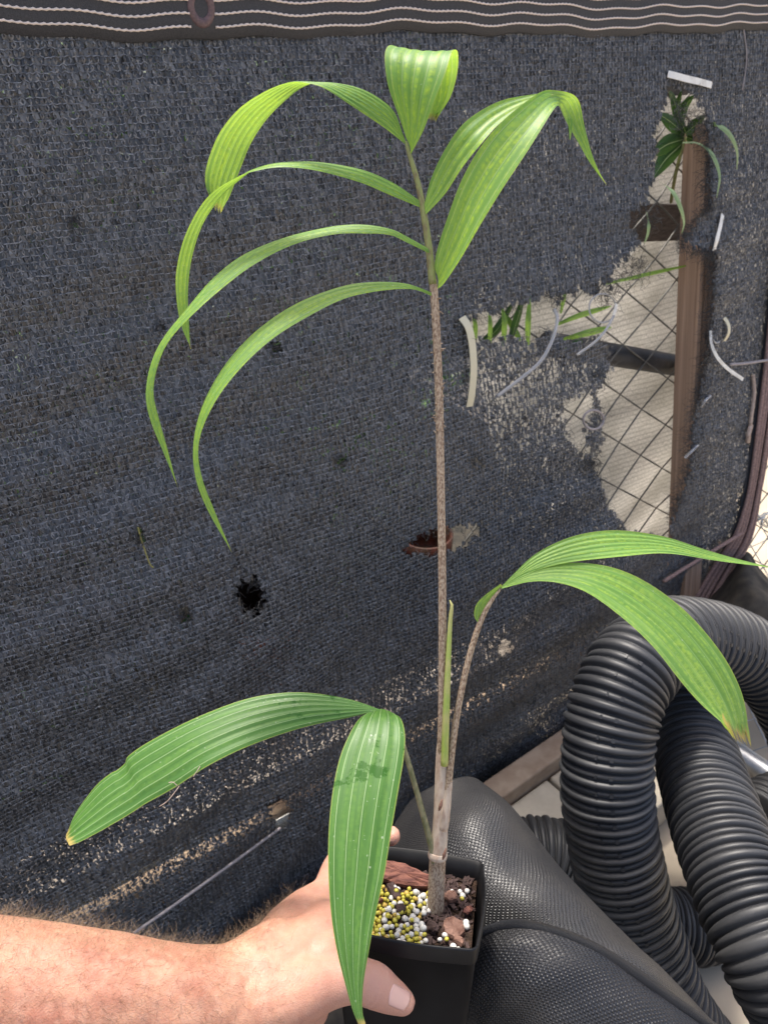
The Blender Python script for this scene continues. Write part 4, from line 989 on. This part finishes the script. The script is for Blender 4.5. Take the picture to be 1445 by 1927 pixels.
# a fold of the same cloth beyond the side hem
fold_o = empty('folded_cloth', W(1420, 1200, 1.42), 'dark folded cloth on the ground beyond the brown side hem', 'cloth')
surf('cloth_fold', [
    [(1320, 1148, 1.60), (1362, 1098, 1.60), (1402, 1040, 1.60), (1426, 1064, 1.60), (1452, 1102, 1.60), (1510, 1148, 1.62), (1590, 1178, 1.66)],
    [(1320, 1178, 1.52), (1368, 1133, 1.49), (1406, 1088, 1.49), (1440, 1113, 1.49), (1474, 1148, 1.50), (1530, 1188, 1.52), (1590, 1218, 1.56)],
    [(1320, 1218, 1.48), (1370, 1178, 1.44), (1420, 1158, 1.42), (1460, 1178, 1.42), (1500, 1208, 1.44), (1550, 1243, 1.47), (1600, 1268, 1.5)],
    [(1320, 1308, 1.50), (1380, 1283, 1.47), (1430, 1273, 1.46), (1480, 1283, 1.46), (1530, 1308, 1.48), (1570, 1338, 1.5), (1610, 1358, 1.52)]], M['mat'], fold_o, nu=60, nv_=50, wrinkle=.007, seed=9)

# ------------------------------------------------------------------ corrugated pipes
def corrugated(name, pts, R, pitch, label, k=44):
    """pts (px,py,depth); ribbed tube of real radius R"""
    C = crom([tuple(W(*p)) for p in pts], 400)
    L = np.linalg.norm(np.diff(C, axis=0), axis=1).sum(); per = 22; n = int(L/pitch)*per
    C = crom([tuple(p) for p in C[::8]]+[tuple(C[-1])], n)
    ph = (np.arange(n) % per)/per
    # a broad rounded main rib, then a lower secondary rib, narrow grooves between
    x1 = np.clip(ph/.52, 0, 1); x2 = np.clip((ph-.56)/.40, 0, 1)
    main = R-(R*.12)*np.abs(x1*2-1)**3.0; sec = R*.962-(R*.082)*np.abs(x2*2-1)**3.0
    r = np.where(ph < .52, main, np.where((ph > .56) & (ph < .96), sec, R*.875))
    rid = np.arange(n)//per; jit = np.random.default_rng(int(R*1e5)+n).normal(0, .0004, rid.max()+1)
    r = r+jit[rid]
    V, F, UV = tube_geo(C, r, k, True)
    o = mk(name, V, F, M['pipe'], None, UV)
    o['label'] = label; o['category'] = 'pipe'; o['group'] = 'corrugated drain pipes'
    return o, C
RP = .0575
cA, CA = corrugated('corrugated_pipe', [(1345, 2015, 1.07), (1262, 1905, 1.03), (1213, 1790, 1.005), (1170, 1660, .975), (1145, 1530, .955), (1142, 1420, .945), (1158, 1325, .95), (1196, 1250, .975), (1255, 1205, 1.03), (1325, 1203, 1.09), (1402, 1228, 1.14), (1468, 1288, 1.17), (1518, 1390, 1.20), (1545, 1530, 1.23), (1550, 1650, 1.26)], RP, .0176, 'black corrugated pipe arching over the other pipe and down to the ground')
corrugated('corrugated_pipe', [(1262, 1265, 1.24), (1288, 1345, 1.15), (1314, 1440, 1.05), (1348, 1550, .95), (1398, 1680, .87), (1465, 1820, .82), (1550, 1960, .83), (1640, 2100, .89), (1680, 2230, .94)], RP, .0168, 'thick black corrugated pipe passing under the arched pipe')
corrugated('corrugated_pipe', [(900, 1640, 1.17), (975, 1610, 1.18), (1050, 1612, 1.18), (1120, 1660, 1.18), (1190, 1715, 1.18), (1270, 1742, 1.19), (1345, 1735, 1.22), (1400, 1690, 1.27)], RP*.98, .0168, 'black corrugated pipe lying in shadow on the ground under the others')
corrugated('corrugated_pipe', [(1418, 1540, 1.36), (1450, 1512, 1.40), (1500, 1500, 1.43), (1560, 1500, 1.46)], RP*.9, .0168, 'short ribbed pipe end on the bright ground by the galvanised rail')
TA, _, _ = frames(CA)                            # moulded marks on the lower ribs of the arched pipe
for i in range(22*8+17, len(CA)-22*24, 22):
    c = Vector(CA[i].tolist()); t = Vector(TA[i].tolist()); tc_ = (CAMP-c).normalized(); tc_ = (tc_-t*tc_.dot(t)).normalized(); sd_ = t.cross(tc_).normalized()
    for a_, wd_ in ((.10, .0022), (-.22, .0012)):
        dn = (tc_*math.cos(a_)+sd_*math.sin(a_)).normalized(); ac_ = t.cross(dn)
        V, F = box_geo(c+dn*(RP*.955), ac_*wd_, t*.0024, dn*.0010); mk('mould_mark', V, F, M['pipe'], cA, smooth=False)

# ------------------------------------------------------------------ kerb, ground pieces on the right
def fl(px, py, z):
    r = W(px, py, 1)-CAMP; k = (z-CAMZ)/r.z; return CAMP+r*k
k0 = fl(925, 1512, .115); k1 = fl(1058, 1418, .115); kd = (k1-k0); kdn = kd.normalized(); kp = Vector((kdn.y, -kdn.x, 0))
c0 = k0-kdn*.5; c1 = k1+kdn*.9
V, F = box_geo((c0+c1)/2+Vector((0, 0, -.055))-kp*.02, (c1-c0)/2, kp*.022, (0, 0, .055)); UVk = [(v.x*1, v.y) for v in V]
tag(bevel(mk('kerb_board', V, F, M['board_tan'], None, smooth=False), .004), 'tan timber edging along the foot of the screen', 'edging')
for i, lb in enumerate(('beige concrete block beside the heaped black cloth', 'beige concrete block tucked behind the arched pipe')):
    a = c0+kdn*(.30+i*.345); b = a+kdn*.338
    V, F = box_geo((a+b)/2+kp*.085+Vector((0, 0, -.075)), (b-a)/2, kp*.080, (0, 0, .040))
    tag(bevel(mk('paving_block', V, F, M['concrete'], None, smooth=False), .005, 3), lb, 'block', 'concrete blocks along the edging')

# galvanised bottom rail with chain link on the bright ground
panel = empty('wire_fence', fl(1440, 1440, .03), 'galvanised wire fence with a thick bottom rail over the bright ground', 'fence')
g0, g1 = fl(1374, 1408, .04), fl(1480, 1482, .04); gd = (g1-g0)
tube('rail', [g0-gd*.15, g0, g1, g1+gd*2.2], .021, M['galv'], panel, 18)
up = Vector((.32, .75, .60)).normalized(); gdn = gd.normalized()
for i in range(22):
    P = []
    for j in range(16):
        P.append(g0+gdn*(-.10+i*.034+(.034 if (i+j) % 2 else 0))+up*(.015+j*.034)+Vector((0, 0, .001 if j % 2 else -.001)))
    tube('wire', P, .0015, M['galv'], panel, 6)
V, F = [], []
# wire knot and lines by the side hem
tie = lambda name, pts, mat, label, wpx=8, thick=.0012, n=30, round_=False: None
def strip(name, pts, mat, label, wpx, thick=.0012, n=30, cat='tie', group=None):
    P = crom([tuple(onfab(x, y, o)) for x, y, o in pts], n); T, _, _ = frames(P)
    sd_ = np.cross(T, NL); V, F = ribbon_geo(P, sd_, wpx*1.3/FPX, thick)
    return tag(mk(name, V, F, mat, None, smooth=False), label, cat, group)
def cord(name, pts, mat, label, rpx, n=40, cat='tie'):
    P = crom([tuple(onfab(x, y, o)) for x, y, o in pts], n)
    return tag(tube(name, P, rpx*1.3/FPX, mat, None, 8), label, cat)
strip('cable_tie', [(1256, 139, .004), (1272, 143, .009), (1290, 148, .010), (1312, 153, .009), (1338, 160, .003)], M['tie_white'], 'short white tie pinned above the top of the tear', 10)
strip('cable_tie', [(1359, 404, .004), (1354, 428, .009), (1348, 452, .009), (1343, 470, .002)], M['tie_white'], 'white tie on the flap that crosses the timber post', 10)
strip('cable_tie', [(869, 597, .004), (882, 618, .012), (889, 655, .014), (891, 700, .013), (887, 745, .008), (883, 765, .003)], M['tie_cream'], 'long cream tie hanging down the screen by the palm stem', 13)
strip('cable_tie', [(1362, 598, .003), (1370, 612, .010), (1370, 628, .010), (1362, 642, .003)], M['tie_cream'], 'small curved cream tie right of the timber post', 8)
strip('cable_tie', [(1336, 622, .004), (1338, 648, .010), (1350, 674, .016), (1370, 695, .018), (1397, 714, .018)], M['tie_white'], 'curling white tie tail beside the lower post', 7)
cord('cable_tie', [(1042, 582, .003), (1048, 600, .012), (1040, 636, .020), (1018, 678, .024), (985, 708, .022), (935, 746, .012)], M['tie_clear'], 'clear plastic tie tail slanting down below the slit of green leaves', 3.0)
a_ = np.linspace(0, 2*np.pi, 18)
ringp = [(1133+25*math.cos(t), 580+27*math.sin(t), .006) for t in a_]
cord('cable_tie', ringp, M['tie_clear'], 'clear looped tie hanging in the tear before the tan screen', 1.6, 60)
strip('cable_tie', [(1159, 572, .008), (1157, 584, .010), (1154, 594, .009)], M['tie_white'], 'white tie head on the clear loop', 7)
cord('cable_tie', [(1154, 594, .008), (1140, 620, .014), (1118, 644, .016), (1085, 668, .010)], M['tie_clear'], 'clear tie tail hanging from the looped tie', 2.4)
cord('cable_tie', [(1336, 745, .002), (1326, 754, .009), (1318, 766, .003)], M['tie_clear'], 'short clear tie stub on the frayed edge, upper of two', 3)
cord('cable_tie', [(1312, 838, .003), (1300, 850, .009), (1288, 862, .004)], M['tie_clear'], 'short clear tie stub on the frayed edge, lower of two', 3)
cord('cable_tie', [(1338, 632, .004), (1345, 645, .006), (1354, 643, .004)], M['tie_clear'], 'thin clear loop at the curling white tie', 1.5, 12)
cord('string', [(1372, 686, .012), (1400, 684, .016), (1450, 677, .02), (1520, 668, .02)], M['line'], 'grey string running off past the side hem', 3, cat='string')
cord('string', [(1248, 1094, .012), (1290, 1068, .016), (1345, 1034, .018), (1392, 1005, .016), (1420, 985, .01)], M['strap'], 'loose brown cord crossing the lower screen to the side hem', 4.2, cat='string')
cord('string', [(252, 1756, .012), (330, 1702, .012), (430, 1630, .012), (528, 1558, .004)], M['line'], 'thin grey line stretched across the screen foot to a hole', 2.4, cat='string')
cord('twig', [(1416, 705, .006), (1418, 740, .008), (1412, 790, .008), (1410, 812, .006)], M['twig'], 'pale dry twig caught beside the brown side hem', 4.0, cat='twig')
cord('dry_leaf', [(1412, 800, .006), (1408, 815, .012), (1406, 832, .008)], M['twig'], 'withered scrap below the twig by the side hem', 5.0, 14, cat='scrap')
ringp = [(1116+19*math.cos(t), 790+18*math.sin(t), .010) for t in a_]
cord('ring', ringp, M['line'], 'dark round ring on the hanging strip of torn screen', 2.2, 50, cat='ring')
cord('wire_knot', [(1418, 960, .0), (1428, 972, .012), (1440, 966, .0), (1432, 984, .01), (1446, 992, -.004), (1436, 975, .012), (1422, 980, .004), (1450, 962, .0)], M['galv'], 'twist of pale wire beside the brown side hem', 3.0, 60, cat='wire')
cord('string', [(1398, 52, .002), (1404, 110, .004), (1396, 170, .004)], M['line'], 'loose grey thread on the screen under the hem', 1.2, cat='string')
# yellow thread left
cord('string', [(260, 992, .003), (268, 1020, .004), (282, 1060, .004), (289, 1068, .003)], M['straw'], 'short yellowish straw caught in the knit', 1.0, cat='straw')

# ------------------------------------------------------------------ plants and pots behind the screen
def blade(name, pts, wpx, mat, parent, n=26):
    """pts px,py,off from the fence plane; widths px"""
    P = crom([tuple(onfab(x, y, o)) for x, y, o in pts], n); T, _, _ = frames(P)
    sd_ = np.cross(T, NL); sd_ /= np.linalg.norm(sd_, axis=1)[:, None]
    w_ = wpx*1.35/FPX*np.sin(np.pi*np.linspace(.12, .98, n))**.7
    V, UV, U2 = [], [], []
    for i in range(n):
        for j, u in enumerate((0, .25, .5, .75, 1)):
            V.append(P[i]+sd_[i]*w_[i]*(u-.5)+NL*(-.12*w_[i]*abs(u-.5)*2)); UV.append((u, i/n*.2)); U2.append((u, i/(n-1)*.97))
    F = [(i*5+j, i*5+j+1, (i+1)*5+j+1, (i+1)*5+j) for i in range(n-1) for j in range(4)]
    return mk(name, V, F, mat, parent, UV, U2)
bp = empty('background_palm', plane_off(1270, 330, -.06), 'green palm fronds poking through the top of the tear', 'palm')
for pts, wp in (([(1290, 250, -.05), (1275, 210, -.045), (1282, 170, -.04)], 16), ([(1288, 252, -.05), (1262, 230, -.04), (1240, 215, -.03)], 18), ([(1286, 262, -.05), (1255, 272, -.04), (1228, 290, -.03)], 22), ([(1286, 268, -.05), (1252, 300, -.04), (1230, 332, -.03)], 26),
                 ([(1290, 250, -.05), (1312, 232, -.045), (1326, 218, -.04)], 16), ([(1284, 255, -.05), (1268, 190, -.04), (1258, 172, -.03)], 14), ([(1292, 258, -.05), (1308, 262, -.05), (1322, 250, -.045)], 12), ([(1280, 240, -.06), (1290, 200, -.06), (1305, 180, -.055)], 16)):
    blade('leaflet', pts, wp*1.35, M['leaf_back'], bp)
for pts in ([(1330, 232, -.02), (1352, 236, .012), (1374, 254, .022), (1387, 285, .022), (1386, 320, .012)], [(1284, 268, -.04), (1315, 270, -.01), (1340, 290, .014), (1354, 330, .02), (1348, 372, .012)], [(1240, 342, -.02), (1264, 358, .006), (1280, 388, .012), (1287, 418, .010), (1282, 440, .006)], [(1216, 398, -.02), (1221, 420, .004), (1219, 440, .006), (1212, 458, .004)]):
    blade('leaflet', pts, 9, M['leaf_pale'], bp, 30)
tube('rachis', crom([tuple(onfab(1288, 258, -.05)), tuple(onfab(1280, 290, -.052)), tuple(onfab(1270, 330, -.08)), tuple(onfab(1262, 380, -.12))], 20), .003, M['rachis'], bp, 8)
gp = empty('background_grass_palm', plane_off(950, 640, -.07), 'green leaf tips showing in the long slit left of the tear', 'palm')
for pts, wp in (([(893, 650, -.05), (895, 615, -.04), (890, 590, -.04)], 10), ([(922, 650, -.05), (923, 610, -.035), (920, 582, -.04)], 10), ([(948, 650, -.05), (950, 605, -.035), (944, 575, -.04)], 12), ([(960, 642, -.06), (975, 595, -.05), (985, 558, -.05)], 17), ([(994, 650, -.05), (995, 600, -.03), (998, 556, -.04)], 13), ([(905, 645, -.065), (935, 620, -.06), (968, 566, -.06)], 15), ([(980, 640, -.06), (965, 615, -.06), (950, 590, -.06)], 12),
                 ([(1050, 610, -.05), (1090, 594, -.04), (1150, 576, -.05)], 10), ([(1058, 640, -.05), (1100, 628, -.03), (1150, 616, -.05)], 12), ([(1055, 590, -.05), (1062, 560, -.045), (1068, 540, -.05)], 9), ([(1140, 534, -.06), (1210, 518, -.06), (1300, 498, -.06)], 7), ([(1065, 655, -.05), (1085, 650, -.03), (1096, 642, -.04)], 18)):
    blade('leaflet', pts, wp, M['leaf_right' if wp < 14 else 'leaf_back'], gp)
# dark shrubs in rows behind the left part
def shrub(cx, cy, hgt, rad, seed, label, nl=170):
    r = random.Random(seed); o = empty('leafy_shrub', (cx, cy, 0), label, 'shrub')
    tube('trunk', [(cx, cy, 0), (cx+.01, cy, hgt*.4), (cx, cy+.01, hgt*.8)], [.012, .009, .004], M['bark_dark'], o, 8)
    V, F, UV, U2 = [], [], [], []
    for k in range(nl):
        a, z = r.uniform(0, 6.28), hgt*r.uniform(.12, 1.0); q = rad*math.sqrt(r.random())*(1-.35*abs(z/hgt-.5))
        c = Vector((cx+q*math.cos(a), cy+q*math.sin(a), z)); L = r.uniform(.07, .15); wd = L*r.uniform(.16, .3)
        d = Vector((math.cos(a)+r.gauss(0, .6), math.sin(a)+r.gauss(0, .6), r.gauss(.1, .6))).normalized(); sd_ = d.cross(Vector((r.gauss(0, .3), r.gauss(0, .3), 1))).normalized(); nn_ = sd_.cross(d)
        b = len(V)
        for i, f in enumerate((0, .3, .65, 1)):
            ww = wd*(.15, 1, .8, .03)[i]/2; dr = -nn_*.18*L*f*f
            for u in (-1, 0, 1): V.append(c+d*L*f+sd_*ww*u+dr+nn_*(.1*ww*abs(u))); UV.append((u*.5+.5, f*.1)); U2.append((u*.5+.5, f*.9))
        F += [(b+i*3+j, b+i*3+j+1, b+i*3+j+4, b+i*3+j+3) for i in range(3) for j in range(2)]
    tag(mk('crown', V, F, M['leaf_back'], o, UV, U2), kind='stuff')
    return o
pos = [(-.42, -.36, 1.35, 'dark leafy shrub behind the screen under the grommet'), (-.05, -.58, 1.3, 'dark leafy shrub behind the screen beneath the upper left leaflets'), (.30, -.50, 1.25, 'dark leafy shrub behind the middle of the screen'), (-.75, -.45, 1.3, 'dark leafy shrub behind the far left end of the screen'), (.12, -.80, 1.5, 'taller dark shrub behind the row of shrubs'), (-.35, -.90, 1.5, 'tall dark shrub at the back beyond the screen'), (.62, -.62, 1.2, 'dark shrub behind the left edge of the tan screen')]
for i, (a, b, hg, lb) in enumerate(pos):
    p = P0+EV*a+NV*b; shrub(float(p[0]), float(p[1]), hg, .24, 20+i, lb, 230)
def round_pot(name, c, r, hgt, mat, label):
    prof = [(.72, 0), (.97, .86), (1.08, .86), (1.10, 1.0), (1.0, 1.0), (.96, .88), (.90, .84), (0.02, .84)]
    V, F, k = [], [], 26
    for q, z in prof:
        for j in range(k): V.append((c[0]+r*q*math.cos(2*math.pi*j/k), c[1]+r*q*math.sin(2*math.pi*j/k), c[2]+z*hgt))
    F = [(i*k+j, i*k+(j+1) % k, (i+1)*k+(j+1) % k, (i+1)*k+j) for i in range(len(prof)-1) for j in range(k)]+[tuple(range(k))[::-1]]
    return tag(mk(name, V, F, mat), label, 'pot')
def behind(px, py, back, z):
    r = (W(px, py, 1)-CAMP); q = Vector(P0)-CAMP-Vector(NV)*back; k = q.dot(Vector(NV))/r.dot(Vector(NV)); p = CAMP+r*k; return p
p = behind(462, 1090, .20, 0); round_pot('black_pot', (p.x, p.y, 0), .12, p.z+.22, M['black_plastic'], 'black pot filling the view through the round hole')
p = behind(506, 1162, .06, 0); round_pot('terracotta_pot', (p.x, p.y, 0), .05, p.z, M['terra'], 'terracotta pot rim glimpsed through the round hole')
p = behind(800, 1035, .16, 0); round_pot('red_pot', (p.x, p.y, 0), .05, p.z+.04, M['red'], 'dark red pot glimpsed through the narrow slit behind the stem')
a_, b_ = onfab(526, 1540, -.012), onfab(520, 1580, -.014)
V, F = box_geo((a_+b_)/2, Vector(EV)*.016, (b_-a_)/2*1.0, Vector(NL.tolist()).normalized()*.0006)
tag(mk('plant_tag', V, F, M['tie_white'], None, smooth=False), 'white tag seen through the low hole at the end of the line', 'tag')
